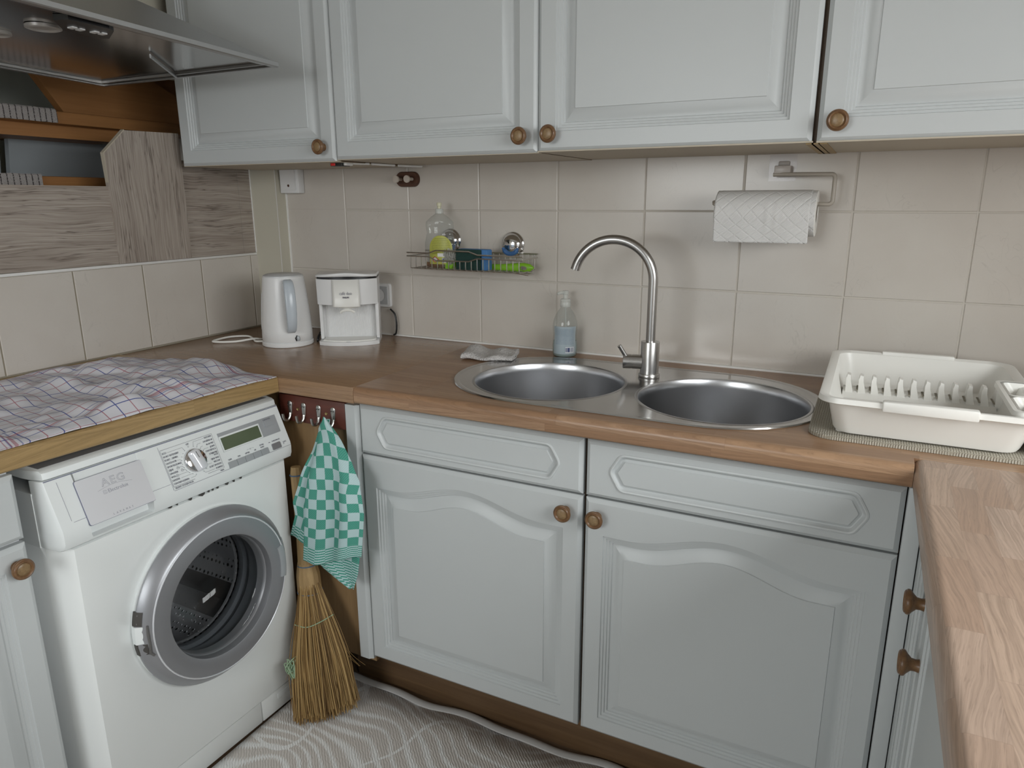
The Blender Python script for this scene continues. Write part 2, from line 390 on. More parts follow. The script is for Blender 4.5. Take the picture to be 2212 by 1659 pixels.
def m_clear(name, tint=(0.93, 0.95, 0.95), gl=1.0, rough=0.03, body=0.04, bodycol=(0.7, 0.72, 0.72)):
    m = bpy.data.materials.new(name); m.use_nodes = True; nt = m.node_tree; nt.nodes.clear()
    o = nt.nodes.new('ShaderNodeOutputMaterial'); tr = nt.nodes.new('ShaderNodeBsdfTransparent'); tr.inputs[0].default_value = (*tint, 1)
    g = nt.nodes.new('ShaderNodeBsdfGlossy'); g.inputs['Roughness'].default_value = rough
    lw = nt.nodes.new('ShaderNodeLayerWeight'); lw.inputs['Blend'].default_value = 0.5
    pw = nt.nodes.new('ShaderNodeMath'); pw.operation = 'POWER'; pw.inputs[1].default_value = 4.0; nt.links.new(lw.outputs['Facing'], pw.inputs[0])
    fr = nt.nodes.new('ShaderNodeMath'); fr.operation = 'MULTIPLY_ADD'; fr.inputs[1].default_value = 0.90; fr.inputs[2].default_value = 0.045; nt.links.new(pw.outputs[0], fr.inputs[0])
    d = nt.nodes.new('ShaderNodeBsdfDiffuse'); d.inputs[0].default_value = (*bodycol, 1)
    m0 = nt.nodes.new('ShaderNodeMixShader'); m0.inputs[0].default_value = body
    nt.links.new(tr.outputs[0], m0.inputs[1]); nt.links.new(d.outputs[0], m0.inputs[2])
    mu = nt.nodes.new('ShaderNodeMath'); mu.operation = 'MULTIPLY'; mu.inputs[1].default_value = gl; nt.links.new(fr.outputs[0], mu.inputs[0])
    mx = nt.nodes.new('ShaderNodeMixShader'); nt.links.new(mu.outputs[0], mx.inputs[0]); nt.links.new(m0.outputs[0], mx.inputs[1]); nt.links.new(g.outputs[0], mx.inputs[2])
    nt.links.new(mx.outputs[0], o.inputs[0]); return m
M_PET = m_clear('clear_bottle_plastic', (0.92, 0.935, 0.93), 0.8, 0.06, 0.07)
M_GLASS = m_clear('door_glass', (0.90, 0.915, 0.92), 0.7, 0.02, 0.0)
M_FILM = m_clear('clear_adhesive_film', (0.93, 0.92, 0.93), 0.6, 0.15, 0.05)
M_AMBER = m_clear('amber_liquid', (0.62, 0.33, 0.07), 0.4, 0.05, 0.25, (0.40, 0.19, 0.03))
M_TEAL = m_clear('pale_teal_soap', (0.55, 0.68, 0.64), 0.3, 0.1, 0.75, (0.42, 0.52, 0.50))
def m_label(name, base, ink, rows, box=None):
    """printed label in UV space: thin text-like rows"""
    m = mat(name, base, 0.4); t = NT(m); uv = t.sep(t.uv())
    fr = t.math('FRACT', t.math('MULTIPLY', uv[1], rows)); line = t.math('LESS_THAN', fr, 0.42)
    n = t.noise(t.comb(t.math('MULTIPLY', uv[0], 60.0), t.math('FLOOR', t.math('MULTIPLY', uv[1], rows))), 1.0, 1)
    ink_m = t.math('MULTIPLY', line, t.math('GREATER_THAN', n, 0.46))
    a = t.math('MULTIPLY', t.math('GREATER_THAN', uv[0], 0.1), t.math('LESS_THAN', uv[0], 0.9))
    b = t.math('MULTIPLY', t.math('GREATER_THAN', uv[1], 0.36), t.math('LESS_THAN', uv[1], 0.92))
    t.col(t.mix(t.math('MULTIPLY', t.math('MULTIPLY', ink_m, t.math('MULTIPLY', a, b)), 0.6), base, ink)); return m
M_YLABEL = m_label('yellow_label', (0.47, 0.48, 0.09), (0.14, 0.15, 0.04), 17)
M_SLABEL = m_label('soap_label', (0.38, 0.45, 0.49), (0.12, 0.17, 0.28), 22)
M_BARC = mat('barcode_print', (0.75, 0.76, 0.77), 0.5)
_t = NT(M_BARC); _u = _t.sep(_t.uv()); _w = _t.new('ShaderNodeTexWhiteNoise', noise_dimensions='1D'); _t.link(_t.math('FLOOR', _t.math('MULTIPLY', _u[0], 26.0)), _w.inputs['W'])
_k = _t.math('MULTIPLY', _t.math('GREATER_THAN', _w.outputs[0], 0.5), _t.math('MULTIPLY', _t.math('GREATER_THAN', _u[1], 0.15), _t.math('LESS_THAN', _u[1], 0.88)))
_t.col(_t.mix(_k, (0.72, 0.74, 0.76), (0.07, 0.09, 0.20)))
M_BARK = mat('black_print', (0.03, 0.03, 0.03), 0.5)

# cloths
def m_windowpane():
    m = mat('white_windowpane_cloth', (0.66, 0.65, 0.70), 0.85); t = NT(m); uv = t.sep(t.uv())
    def stripes(c, per, ph, w):
        x = t.math('FRACT', t.math('ADD', t.math('DIVIDE', c, per), ph)); return t.math('LESS_THAN', x, w/per)
    base = (0.66, 0.65, 0.69); c = base
    blue = t.math('MAXIMUM', stripes(uv[0], 0.060, 0.0, 0.0022), stripes(uv[1], 0.060, 0.2, 0.0022))
    red = t.math('MAXIMUM', stripes(uv[0], 0.060, 0.5, 0.0020), stripes(uv[1], 0.060, 0.7, 0.0020))
    c = t.mix(t.math('MULTIPLY', red, 0.8), base, (0.36, 0.07, 0.10)); c = t.mix(t.math('MULTIPLY', blue, 0.95), c, (0.055, 0.085, 0.30))
    def band(cc, a, b): return t.math('MULTIPLY', t.math('GREATER_THAN', cc, a), t.math('LESS_THAN', cc, b))
    def borders(cc, lo):
        s = None
        for k, w, colr in ((0.0, 0.0025, 'b'), (0.008, 0.006, 'r'), (0.019, 0.0025, 'b'), (0.026, 0.002, 'r')):
            s = s or []; s.append((band(cc, lo+k, lo+k+w), colr))
        return s
    for cc, lo in ((uv[0], 0.555), (uv[0], 0.035), (uv[1], 0.035), (uv[1], 0.60)):
        for b, k in borders(cc, lo):
            c = t.mix(t.math('MULTIPLY', b, 0.6), c, (0.36, 0.07, 0.10) if k == 'r' else (0.055, 0.085, 0.30))
    n = t.noise(t.scale(t.uv(), (900, 900, 1)), 1.0, 2)
    t.col(c); t.bump(n, 0.25, 0.0006); return m
M_PANE = m_windowpane()
def m_check():
    m = mat('green_check_terry', (0.1, 0.4, 0.3), 0.9); t = NT(m); uv = t.sep(t.uv())
    q = 0.0315
    ix = t.math('FLOOR', t.math('DIVIDE', uv[0], q)); iy = t.math('FLOOR', t.math('DIVIDE', uv[1], q))
    ck = t.math('MODULO', t.math('ADD', t.math('ADD', ix, iy), 200.0), 2.0); ck = t.math('GREATER_THAN', ck, 0.5)
    st = t.math('GREATER_THAN', t.math('FRACT', t.math('ADD', t.math('DIVIDE', uv[1], 0.0085), t.math('MULTIPLY', t.math('MODULO', t.math('ADD', ix, 200.0), 2.0), 0.5))), 0.5)
    hem = t.math('GREATER_THAN', uv[1], q*12)
    k = t.math('ADD', t.math('MULTIPLY', ck, t.math('SUBTRACT', 1.0, hem)), t.math('MULTIPLY', st, hem))
    n = t.noise(t.scale(t.uv(), (350, 1400, 1)), 1.0, 3, 0.6)
    dg = t.new('ShaderNodeTexWave', wave_type='BANDS', bands_direction='DIAGONAL'); dg.inputs['Scale'].default_value = 95.0; dg.inputs['Distortion'].default_value = 1.2
    t.link(t.scale(t.uv(), (1, 1, 1)), dg.inputs['Vector'])
    gcol = t.mix(t.math('MULTIPLY', dg.outputs['Fac'], 0.55), (0.045, 0.29, 0.215), (0.16, 0.42, 0.35))
    lcol = t.mix(t.math('MULTIPLY', dg.outputs['Fac'], 0.45), (0.49, 0.65, 0.66), (0.38, 0.56, 0.56))
    t.col(t.mix(k, lcol, gcol)); t.bump(n, 0.5, 0.001); return m
M_CHECK = m_check()
M_WAFFLE = mat('grey_waffle_cloth', (0.60, 0.58, 0.57), 0.9)
_t = NT(M_WAFFLE); _v = _t.new('ShaderNodeTexVoronoi'); _v.inputs['Scale'].default_value = 1.0; _t.link(_t.scale(_t.obj(), (240, 240, 240)), _v.inputs['Vector'])
_t.col(_t.mix(_v.outputs['Distance'], (0.64, 0.62, 0.61), (0.48, 0.46, 0.45))); _t.bump(_v.outputs['Distance'], 0.9, 0.003)
M_PAPER = mat('embossed_paper', (0.74, 0.73, 0.72), 0.9)
_t = NT(M_PAPER); _p = _t.sep(_t.uv())
_a = _t.math('ADD', _p[0], _p[1]); _b = _t.math('SUBTRACT', _p[0], _p[1])
_l1 = _t.math('ABSOLUTE', _t.math('SUBTRACT', _t.math('FRACT', _t.math('MULTIPLY', _a, 30.0)), 0.5))
_l2 = _t.math('ABSOLUTE', _t.math('SUBTRACT', _t.math('FRACT', _t.math('MULTIPLY', _b, 30.0)), 0.5))
_d1 = _t.math('SINE', _t.math('MULTIPLY', _a, 1400.0)); _h = _t.math('MINIMUM', _l1, _l2)
_h2 = _t.math('ADD', _t.math('MINIMUM', _t.math('MULTIPLY', _h, 5.0), 0.6), _t.math('MULTIPLY', _d1, 0.14)); _t.bump(_h2, 0.8, 0.0016)
M_CORE = mat('cardboard', (0.25, 0.2, 0.15), 0.9)
M_MAT = mat('woven_drying_mat', (0.47, 0.44, 0.37), 0.95)
_t = NT(M_MAT); _w1 = _t.new('ShaderNodeTexWave', bands_direction='Y'); _w1.inputs['Scale'].default_value = 55.0; _w1.inputs['Distortion'].default_value = 3.0; _t.link(_t.obj(), _w1.inputs['Vector'])
_w2 = _t.new('ShaderNodeTexWave', bands_direction='X'); _w2.inputs['Scale'].default_value = 75.0; _w2.inputs['Distortion'].default_value = 2.0; _t.link(_t.obj(), _w2.inputs['Vector'])
_h = _t.math('MULTIPLY', _w1.outputs['Fac'], _w2.outputs['Fac']); _t.col(_t.mix(_h, (0.33, 0.30, 0.24), (0.56, 0.53, 0.46))); _t.bump(_h, 0.8, 0.002)
M_STAIRMAT = mat('stair_carpet', (0.34, 0.31, 0.29), 0.95)
_t = NT(M_STAIRMAT); _p = _t.sep(_t.gen()); _s = _t.math('LESS_THAN', _t.math('FRACT', _t.math('MULTIPLY', _p[1], 62.0)), 0.2)
_n = _t.noise(_t.gen(), 300.0, 3); _t.col(_t.mix(_t.math('MULTIPLY', _s, _t.math('GREATER_THAN', _n, 0.42)), _t.mix(_n, (0.28, 0.25, 0.24), (0.48, 0.45, 0.43)), (0.07, 0.06, 0.06))); _t.bump(_n, 0.8, 0.003)
def m_rug():
    m = mat('beige_fern_rug', (0.4, 0.36, 0.33), 0.9); t = NT(m); v = t.gen(); p = t.sep(v)
    fine = t.math('FRACT', t.math('MULTIPLY', t.math('ADD', p[0], t.math('MULTIPLY', p[1], 0.45)), 130.0))
    n1 = t.noise(t.scale(v, (2.6, 2.6, 1), (3.1, 1.7, 0)), 1.0, 1); n2 = t.noise(t.scale(v, (2.6, 2.6, 1), (9.1, 4.7, 0)), 1.0, 1)
    jx = t.math('MULTIPLY', fine, 0.010)
    xx = t.math('ADD', t.math('ADD', p[0], t.math('MULTIPLY', n1, 0.75)), jx); yy = t.math('ADD', t.math('ADD', p[1], t.math('MULTIPLY', n2, 0.75)), jx)
    st_ = t.math('FRACT', t.math('MULTIPLY', t.math('ADD', t.math('MULTIPLY', xx, 0.55), t.math('MULTIPLY', yy, 0.83)), 17.0))
    wv = t.noise(t.scale(v, (9, 9, 1)), 1.0, 1)
    a = t.math('LESS_THAN', st_, t.math('SUBTRACT', t.math('MULTIPLY', wv, 0.9), 0.12))
    st2 = t.math('FRACT', t.math('MULTIPLY', t.math('SUBTRACT', t.math('MULTIPLY', xx, 0.8), t.math('MULTIPLY', yy, 0.45)), 3.4))
    b_ = t.math('LESS_THAN', st2, 0.055)
    k = t.math('MAXIMUM', a, b_)
    dots = t.new('ShaderNodeTexWave', wave_type='BANDS', bands_direction='DIAGONAL'); dots.inputs['Scale'].default_value = 70.0; dots.inputs['Distortion'].default_value = 4.0; t.link(v, dots.inputs['Vector'])
    b = t.mix(t.math('MULTIPLY', dots.outputs['Fac'], 0.5), (0.68, 0.635, 0.595), (0.56, 0.515, 0.48))
    c = t.mix(t.math('MULTIPLY', k, 0.88), b, (0.88, 0.88, 0.87))
    t.col(c); t.bump(dots.outputs['Fac'], 0.6, 0.0015); return m
M_RUG = m_rug()
M_RUGB = mat('rug_border', (0.42, 0.40, 0.38), 0.9)
_t = NT(M_RUGB); _w = _t.new('ShaderNodeTexWave', bands_direction='Y'); _w.inputs['Scale'].default_value = 42.0; _t.link(_t.uv(), _w.inputs['Vector']); _t.col(_t.mix(_w.outputs['Fac'], (0.36, 0.34, 0.32), (0.66, 0.65, 0.64)))
M_FLOOR = m_stave('brown_floor', [(0.16, 0.10, 0.06), (0.2, 0.13, 0.08), (0.14, 0.09, 0.05)], 'x', 1.1, 0.19, rough=0.45)
def m_straw():
    m = mat('straw', (0.45, 0.29, 0.11), 0.7); t = NT(m); a = t.new('ShaderNodeAttribute', attribute_name='tone'); 
    t.col(t.ramp(a.outputs['Fac'], [(0.0, (0.15, 0.080, 0.026)), (0.5, (0.36, 0.22, 0.078)), (1.0, (0.56, 0.38, 0.165))])); return m
M_STRAW = m_straw()
M_STRAWH = m_wood('straw_handle', (0.50, 0.34, 0.16), (0.22, 0.13, 0.05), 'z', 1.0, 0.6, 0.6, 0.5)
M_DRUM = mat('perforated_drum_steel', (0.50, 0.50, 0.52), 0.32, 0.7)
_t = NT(M_DRUM); _v = _t.new('ShaderNodeTexVoronoi'); _v.inputs['Scale'].default_value = 62.0; _v.inputs['Randomness'].default_value = 0.15; _t.link(_t.obj(), _v.inputs['Vector'])
_h = _t.ramp(_v.outputs['Distance'], [(0.20, (0, 0, 0)), (0.34, (1, 1, 1))]); _t.col(_t.mix(_h, (0.02, 0.02, 0.02), (0.62, 0.62, 0.64))); _t.bump(_h, 0.6, 0.003)

# ================================================================== THE ROOM
XR, YF, ZC, XS = 2.72, -3.6, 2.5, -0.86
struct('floor', BOX((XS-0.1, YF-0.1, -0.1), (XR+0.1, 0.1, 0.0)), M_FLOOR)
struct('ceiling', BOX((XS-0.1, YF-0.1, ZC), (XR+0.1, 0.1, ZC+0.1)), M_CEIL)
wb = struct('wall_back', BOX((XS-0.1, 0.0025, 0), (XR+0.1, 0.1, ZC)), M_GROUT)
def tile_mesh(w, h, t, m, name, b=0.0016):
    """tile lying in x/z, front at y=0 facing -y"""
    bm = NB(); L = [[(b, 0, b), (w-b, 0, b), (w-b, 0, h-b), (b, 0, h-b)], [(0, b, 0), (w, b, 0), (w, b, h), (0, b, h)], [(0, t, 0), (w, t, 0), (w, t, h), (0, t, h)]]
    rings(bm, L, True, False); return mesh_of(bm, name, m, 20)
TZ = [(0.9035, 0.1955), (1.1017, 0.1975), (1.3017, 0.21)]
tm = [tile_mesh(0.2468, h, 0.004, M_TILE, 'tile') for z, h in TZ]
for i in range(11):
    for (z, h), me in zip(TZ, tm):
        o = obj('tile', me, None, wb); o.location = (0.25*i+0.0016+random.uniform(-.0006, .0006), random.uniform(-.0004, .0004), z+(0.004 if i == 0 and 1.0 < z < 1.2 else 0)+random.uniform(-.0007, .0007))
# left wall with the opening to the stairs above the panelling
XL = -0.112
bm = NB(); box(bm, (-0.24, YF, 0), (-0.120, 0.0, 1.365)); box(bm, (-0.24, -0.120, 1.365), (-0.120, 0.0, ZC)); box(bm, (-0.24, YF, 1.70), (-0.120, -0.120, ZC)); box(bm, (-0.24, YF, 1.365), (-0.120, -1.9, 1.70))
wl = struct('wall_left', bm, M_PLASTER)
LZ0, LZ1 = 0.9035, 1.1475
tl = tile_mesh(0.2048, LZ1-LZ0, 0.008, M_TILE2, 'tile'); tln = tile_mesh(0.034, LZ1-LZ0, 0.008, M_TILE2, 'tile')
for k in range(8):
    y0 = -0.0757-0.208*(k+1)+0.0016
    o = obj('tile', tl, None, wl); o.location = (XL, y0, LZ0); o.rotation_euler = (0, 0, PI/2)
o = obj('tile', tln, None, wl); o.location = (XL, -0.0747, LZ0); o.rotation_euler = (0, 0, PI/2)
obj('grout_bed', BOX((-0.121, -1.8, LZ0-0.003), (XL-0.0022, -0.041, LZ1+0.001)), mat('dark_grout', (0.33, 0.29, 0.22), 0.9), wl)
obj('tile_edge_strip', BOX((-0.121, -1.8, LZ1+0.001), (XL-0.001, -0.0405, LZ1+0.0085), 0.001), M_CAULK, wl)
PX0 = -0.121
def clad(y0, y1, z0, z1, x1, m):
    return obj('cladding_panel', BOX((PX0, y0, z0), (x1, y1, z1), 0.0006, 1), m, wl)
clad(-0.0985, -0.0455, 1.157, 1.45, -0.1150, M_VINYL_H)
clad(-0.330, -0.0990, 1.157, 1.45, -0.1158, M_VINYL_H)
clad(-1.85, -0.5605, 1.157, 1.367, -0.1150, M_VINYL_H)
obj('sill_strip', BOX((-0.24, -1.85, 1.3665), (-0.1135, -0.561, 1.3700), 0.0006, 1), M_VINYL_H, wl)
bm = NB(); prism(bm, [(-0.5600, 1.157), (-0.3180, 1.157), (-0.3180, 1.5270), (-0.4945, 1.5225), (-0.5640, 1.4585)], 'x', PX0, -0.1085); bevel_all(bm, 0.001, 1)
obj('cladding_panel', bm, M_VINYL_V, wl)
bm = NB(); prism(bm, [(-0.5640, 1.4585), (-0.4945, 1.5225), (-0.4965, 1.5245), (-0.5665, 1.4595), (-0.5625, 1.3700), (-0.5600, 1.3700)], 'x', -0.1225, -0.1088)
obj('cladding_edge', bm, M_UNDER, wl)
# boxed-in corner column
wc = struct('wall_corner', BOX((-0.121, -0.046, 0), (-0.0015, 0.0, 1.46)), M_PLASTER)
obj('corner_bead', BOX((-0.0022, -0.0468, 0.9), (-0.0008, -0.0452, 1.4340)), M_CAULK, wc)
bm = NB(); box(bm, (-0.0015, -0.0035, 0.905), (0.0035, 0.001, 1.434)); obj('caulk_joint', bm, M_CAULK, wc)
bm = NB(); box(bm, (-0.1155, -0.0485, 1.157), (-0.1120, -0.0455, 1.434)); obj('panel_joint', bm, M_CAULK, wc)
# caulk along the worktop
tr = struct('trim_1', BOX((0.0, -0.0075, 0.8995), (XR, 0.0025, 0.9055), 0.002), M_CAULK)
# right wall with window, front wall
bm = NB(); WY0, WY1, WZ0, WZ1 = -2.40, -0.70, 0.93, 1.87
box(bm, (XR, YF, 0), (XR+0.1, 0.0025, WZ0)); box(bm, (XR, YF, WZ1), (XR+0.1, 0.0025, ZC)); box(bm, (XR, YF, WZ0), (XR+0.1, WY0, WZ1)); box(bm, (XR, WY1, WZ0), (XR+0.1, 0.0025, WZ1))
struct('wall_right', bm, M_WALL)
bm = NB()
for a, b in (((XR+0.03, WY0, WZ0), (XR+0.08, WY1, WZ0+0.05)), ((XR+0.03, WY0, WZ1-0.05), (XR+0.08, WY1, WZ1)), ((XR+0.03, WY0, WZ0), (XR+0.08, WY0+0.05, WZ1)), ((XR+0.03, WY1-0.05, WZ0), (XR+0.08, WY1, WZ1)), ((XR+0.03, (WY0+WY1)/2-0.03, WZ0), (XR+0.08, (WY0+WY1)/2+0.03, WZ1))): box(bm, a, b, 0.004, 1)
w1 = struct('window_1', bm, M_WHITE)
obj('pane', BOX((XR+0.052, WY0+0.05, WZ0+0.05), (XR+0.056, WY1-0.05, WZ1-0.05)), M_GLASS, w1)
bm = NB(); DX0, DX1, DZ1 = 0.10, 1.40, 2.1
box(bm, (XS-0.1, YF-0.1, 0), (DX0, YF, ZC)); box(bm, (DX1, YF-0.1, 0), (XR+0.1, YF, ZC)); box(bm, (DX0, YF-0.1, DZ1), (DX1, YF, ZC))
struct('wall_front', bm, M_WALL)
bm = NB()
for a, b in (((DX0, YF-0.08, 0), (DX1, YF-0.03, 0.12)), ((DX0, YF-0.08, DZ1-0.08), (DX1, YF-0.03, DZ1)), ((DX0, YF-0.08, 0), (DX0+0.08, YF-0.03, DZ1)), ((DX1-0.08, YF-0.08, 0), (DX1, YF-0.03, DZ1))): box(bm, a, b, 0.004, 1)
d1 = struct('added_door_1', bm, M_WHITE)  # glazed door added as the unseen opening behind the camera
obj('pane', BOX((DX0+0.08, YF-0.058, 0.12), (DX1-0.08, YF-0.054, DZ1-0.08)), M_GLASS, d1)
# stairwell behind the left wall
bm = NB(); box(bm, (XS-0.1, YF, 0), (XS, 0.0, ZC)); struct('wall_stairwell', bm, M_STAIRWALL)
# ================================================================== STAIRS seen through the opening
st = thing('staircase', 'pine open staircase seen through the wall opening below the hood', 'staircase', (-0.40, -0.5, 0))
def tread(z0, z1, y0, y1, x0, x1, m): return obj('tread', BOX((x0, y0, z0), (x1, y1, z1), 0.004), m, st, True)
tread(1.548, 1.583, -1.25, -0.02, -0.66, -0.35, M_PINE)
tread(1.372, 1.398, -1.25, -0.28, -0.52, -0.25-0.02, M_PINE)
bm = NB(); prism(bm, [(-0.545, 1.70), (-0.462, 1.583), (-0.02, 1.583), (-0.02, 1.66), (-0.19, 1.735)], 'x', -0.44, -0.41); obj('stringer', bm, M_PINED, st, True, 0)
bm = NB(); prism(bm, [(-0.36, 1.79), (-0.40, 1.583), (-0.02, 1.583), (-0.02, 1.79)], 'x', -0.47, -0.442); obj('stringer', bm, M_PINED, st, True, 0)
bm = NB(); prism(bm, [(-1.25, 1.548), (-1.25, 1.512), (-0.30, 1.512), (-0.26, 1.548)], 'x', -0.62, -0.40); obj('riser', bm, M_PINE, st, True, 0)
bm = NB(); prism(bm, [(-0.565, 1.515), (-0.20, 1.515), (-0.20, 1.372), (-0.580, 1.372)], 'x', -0.56, -0.54); o = obj('riser', bm, mat('pale_grey_board', (0.33, 0.36, 0.38), 0.7), st, True, 0)
bm = NB(); prism(bm, [(-1.2, 1.495), (-0.57, 1.503), (-0.585, 1.372), (-1.2, 1.372)], 'x', -0.60, -0.58); o = obj('riser', bm, MATS['pale_grey_board'], st, True, 0)
def stairmat(z0, z1, y1, x0, x1, label):
    bm = NB(); P = [(x0, z1+0.004), (x1+0.004, z1+0.005), (x1+0.007, z1+0.001), (x1+0.007, z0-0.002), (x1+0.0005, z0-0.002), (x1+0.0005, z1+0.0005), (x0, z1+0.0005)]
    ys = [-1.2+(y1+1.2)*k/40 for k in range(41)]
    rings(bm, [[(x, y+random.uniform(-.002, .002), z+random.uniform(-.0008, .0008)) for x, z in P] for y in ys], True, True)
    return tag(obj('stair_mat', bm, M_STAIRMAT), label, 'mat', 'carpet mats on the stair treads')
stairmat(1.552, 1.583, -0.532, -0.6, -0.35, 'grey carpet stair mat with dark dashes on the upper pine tread')
stairmat(1.374, 1.398, -0.648, -0.5, -0.27, 'grey carpet stair mat with dark dashes on the lower pine tread')

# ================================================================== WORKTOPS
def round_front(poly_front, r, n=6): pass
def worktop_profile(y0, y1, z0, z1, r, n=7):
    """cross-section (y,z); rounded nose at y0"""
    P = [(y1, z0), (y1, z1)]
    for k in range(n+1):
        a = math.radians(90+90*k/n); P.append((y0+r+r*math.cos(a), z1-r+r*math.sin(a)))
    for k in range(n+1):
        a = math.radians(180+90*k/n); P.append((y0+0.006+0.006*math.cos(a), z0+0.006+0.006*math.sin(a)))
    return P
ZT, ZB = 0.900, 0.8605
SC = [(1.115, -0.318), (1.520, -0.308)]
BL, BR, RB = (1.127, -0.335), (1.540, -0.331), 0.182
# main run: cut-out for the bowls made with a boolean-free ring: build top as profile sweep left/right of the sink and around it
bm = NB(); P = worktop_profile(-0.600, -0.0005, ZB, ZT, 0.014)
xs = [0.7345, 0.86]
def sweep(bm, P, x0, x1): rings(bm, [[(x0, y, z) for y, z in P], [(x1, y, z) for y, z in P]], True, True)
sweep(bm, P, 0.7345, 0.90); sweep(bm, P, 1.745, 1.9050)
sweep(bm, worktop_profile(-0.600, -0.5480, ZB, ZT, 0.014), 0.90, 1.745)     # strip in front of the sink
box(bm, (0.90, -0.066, ZB), (1.745, -0.0005, ZT))                            # strip behind it
box(bm, (1.9050, -0.5565, ZB), (XR-0.001, -0.0005, ZT))
# thin top skin around the sink plate (the plate covers the hole)
R = 0.215
def stad(r, n=24, cx0=SC[0][0], cx1=SC[1][0], cy=-0.313, ty=0.0):
    out = []
    for k in range(n+1):
        a = math.radians(90+180*k/n); out.append((cx0+r*math.cos(a), cy+r*math.sin(a)))
    for k in range(n+1):
        a = math.radians(-90+180*k/n); out.append((cx1+r*math.cos(a), cy+r*math.sin(a)))
    return out
inner = stad(R)
def torect(p, x0, x1, y0, y1, cx, cy):
    dx, dy = p[0]-cx, p[1]-cy
    s = min([(x1-cx)/dx if dx > 1e-9 else 1e9, (x0-cx)/dx if dx < -1e-9 else 1e9, (y1-cy)/dy if dy > 1e-9 else 1e9, (y0-cy)/dy if dy < -1e-9 else 1e9])
    return (cx+dx*s, cy+dy*s)
X0, X1, Y0, Y1 = 0.90, 1.745, -0.548, -0.066
outer = []
for p in inner:
    cx = SC[0][0] if p[0] < SC[0][0] else (SC[1][0] if p[0] > SC[1][0] else p[0])
    outer.append(torect(p, X0, X1, Y0, Y1, cx, -0.313))
rings(bm, [[(x, y, ZT) for x, y in outer], [(x, y, ZT) for x, y in inner], [(x, y, ZB) for x, y in inner]], False, False)
for sx, sy in ((X0, Y0), (X0, Y1), (X1, Y0), (X1, Y1)):                       # corner triangles left by the radial map
    near = sorted(outer, key=lambda q: (q[0]-sx)**2+(q[1]-sy)**2)
    a = min([q for q in outer if abs(q[0]-sx) < 1e-6], key=lambda q: abs(q[1]-sy), default=None); b = min([q for q in outer if abs(q[1]-sy) < 1e-6], key=lambda q: abs(q[0]-sx), default=None)
    if a and b and a != b: bm.faces.new([bm.verts.new((*q, ZT)) for q in (a, (sx, sy), b)])
o = obj('worktop', bm, M_TOP, None, smooth=30); tag(o, 'brown oak block-pattern worktop with rounded front edge holding the sink', 'worktop')
bm = NB(); box(bm, (XL+0.0005, -0.6005, ZB-0.001), (0.7335, -0.0005, ZT-0.0003), 0.0012, 2)
o = obj('worktop', bm, M_TOPC); tag(o, 'grey-brown glossy corner worktop carrying the kettle and coffee maker', 'worktop')
bm = NB()
L = []
for y, xe in ((-1.75, 0.436), (-0.6012, 0.4975)):
    L.append([(XL+0.0005, y, ZB), (XL+0.0005, y, ZT+0.0005), (xe-0.004, y, ZT+0.0005), (xe, y, ZT-0.003), (xe, y, ZB+0.003), (xe-0.003, y, ZB)])
rings(bm, L, True, True)
o = obj('worktop', bm, M_TOPL); tag(o, 'honey oak worktop above the washing machine, mostly under a cloth', 'worktop')
# peninsula
PXE = 1.9055
bm = NB(); Pp = worktop_profile(PXE, XR-0.001, ZB, ZT, 0.016, 9)
rings(bm, [[(x, y, z) for x, z in Pp] for y in (-2.6, -0.5575)], True, True)
o = obj('worktop', bm, M_TOPP); tag(o, 'pale pinkish oak block worktop of the side run, edge rounded', 'worktop')

# ================================================================== RAISED-PANEL DOORS
def rect_loop(w, h, i, n, top=None):
    """closed loop, sides inset by i; top(u) lowers the top edge (u=-1..1)"""
    x0, x1, z0, z1 = i, w-i, i, h-i
    P = [(x0, z0), (x1, z0)]
    for k in range(n+1):
        x = x1+(x0-x1)*k/n; u = 2*k/n-1
        P.append((x, z1-(top(u) if top else 0)))
    return P
def door_meshes(w, h, arch=None, fr=0.043, mat_=None):
    """returns (frame mesh, panel mesh); front faces -y, local x 0..w, z 0..h"""
    n = 36 if arch else 1
    t0 = None
    def LP(i, y, a): return [(x, y, z) for x, z in rect_loop(w, h, i, n, (lambda u: arch*(1-bump(u))) if (a and arch) else None)]
    def bump(u):
        u = abs(u)/0.80
        return 0.5*(1+math.cos(PI*u)) if u < 1 else 0.0
    def LA(i, y, k):     # blend outer rectangle -> arch
        return [(x, y, z) for x, z in rect_loop(w, h, i, n, (lambda u: k*arch*(1-bump(u))) if arch else None)]
    bm = NB()
    F = [(0.0, 0.0195, 0), (0.0, 0.0075, 0), (0.0022, 0.0045, 0), (0.0075, 0.0012, 0), (0.0085, 0.0, 0), (fr, 0.0, 1), (fr+0.0012, 0.0032, 1), (fr+0.0060, 0.0040, 1), (fr+0.0072, 0.0068, 1), (fr+0.0120, 0.0078, 1), (fr+0.0132, 0.0106, 1), (fr+0.0175, 0.0112, 1), (fr+0.019, 0.0142, 1), (fr+0.021, 0.0145, 1)]
    rings(bm, [LA(i, y, k) for i, y, k in F], True, False)
    fm = mesh_of(bm, 'door', mat_ or M_DOOR, 25)
    bm = NB()
    G = [(fr+0.019, 0.0160, 1), (fr+0.019, 0.0144, 1), (fr+0.0215, 0.0140, 1), (fr+0.030, 0.0108, 1), (fr+0.042, 0.0060, 1), (fr+0.0455, 0.0050, 1), (fr+0.0465, 0.0030, 1)]
    rings(bm, [LA(i, y, k) for i, y, k in G], False, True)
    pm = mesh_of(bm, 'panel', mat_ or M_DOOR, 25)
    return fm, pm
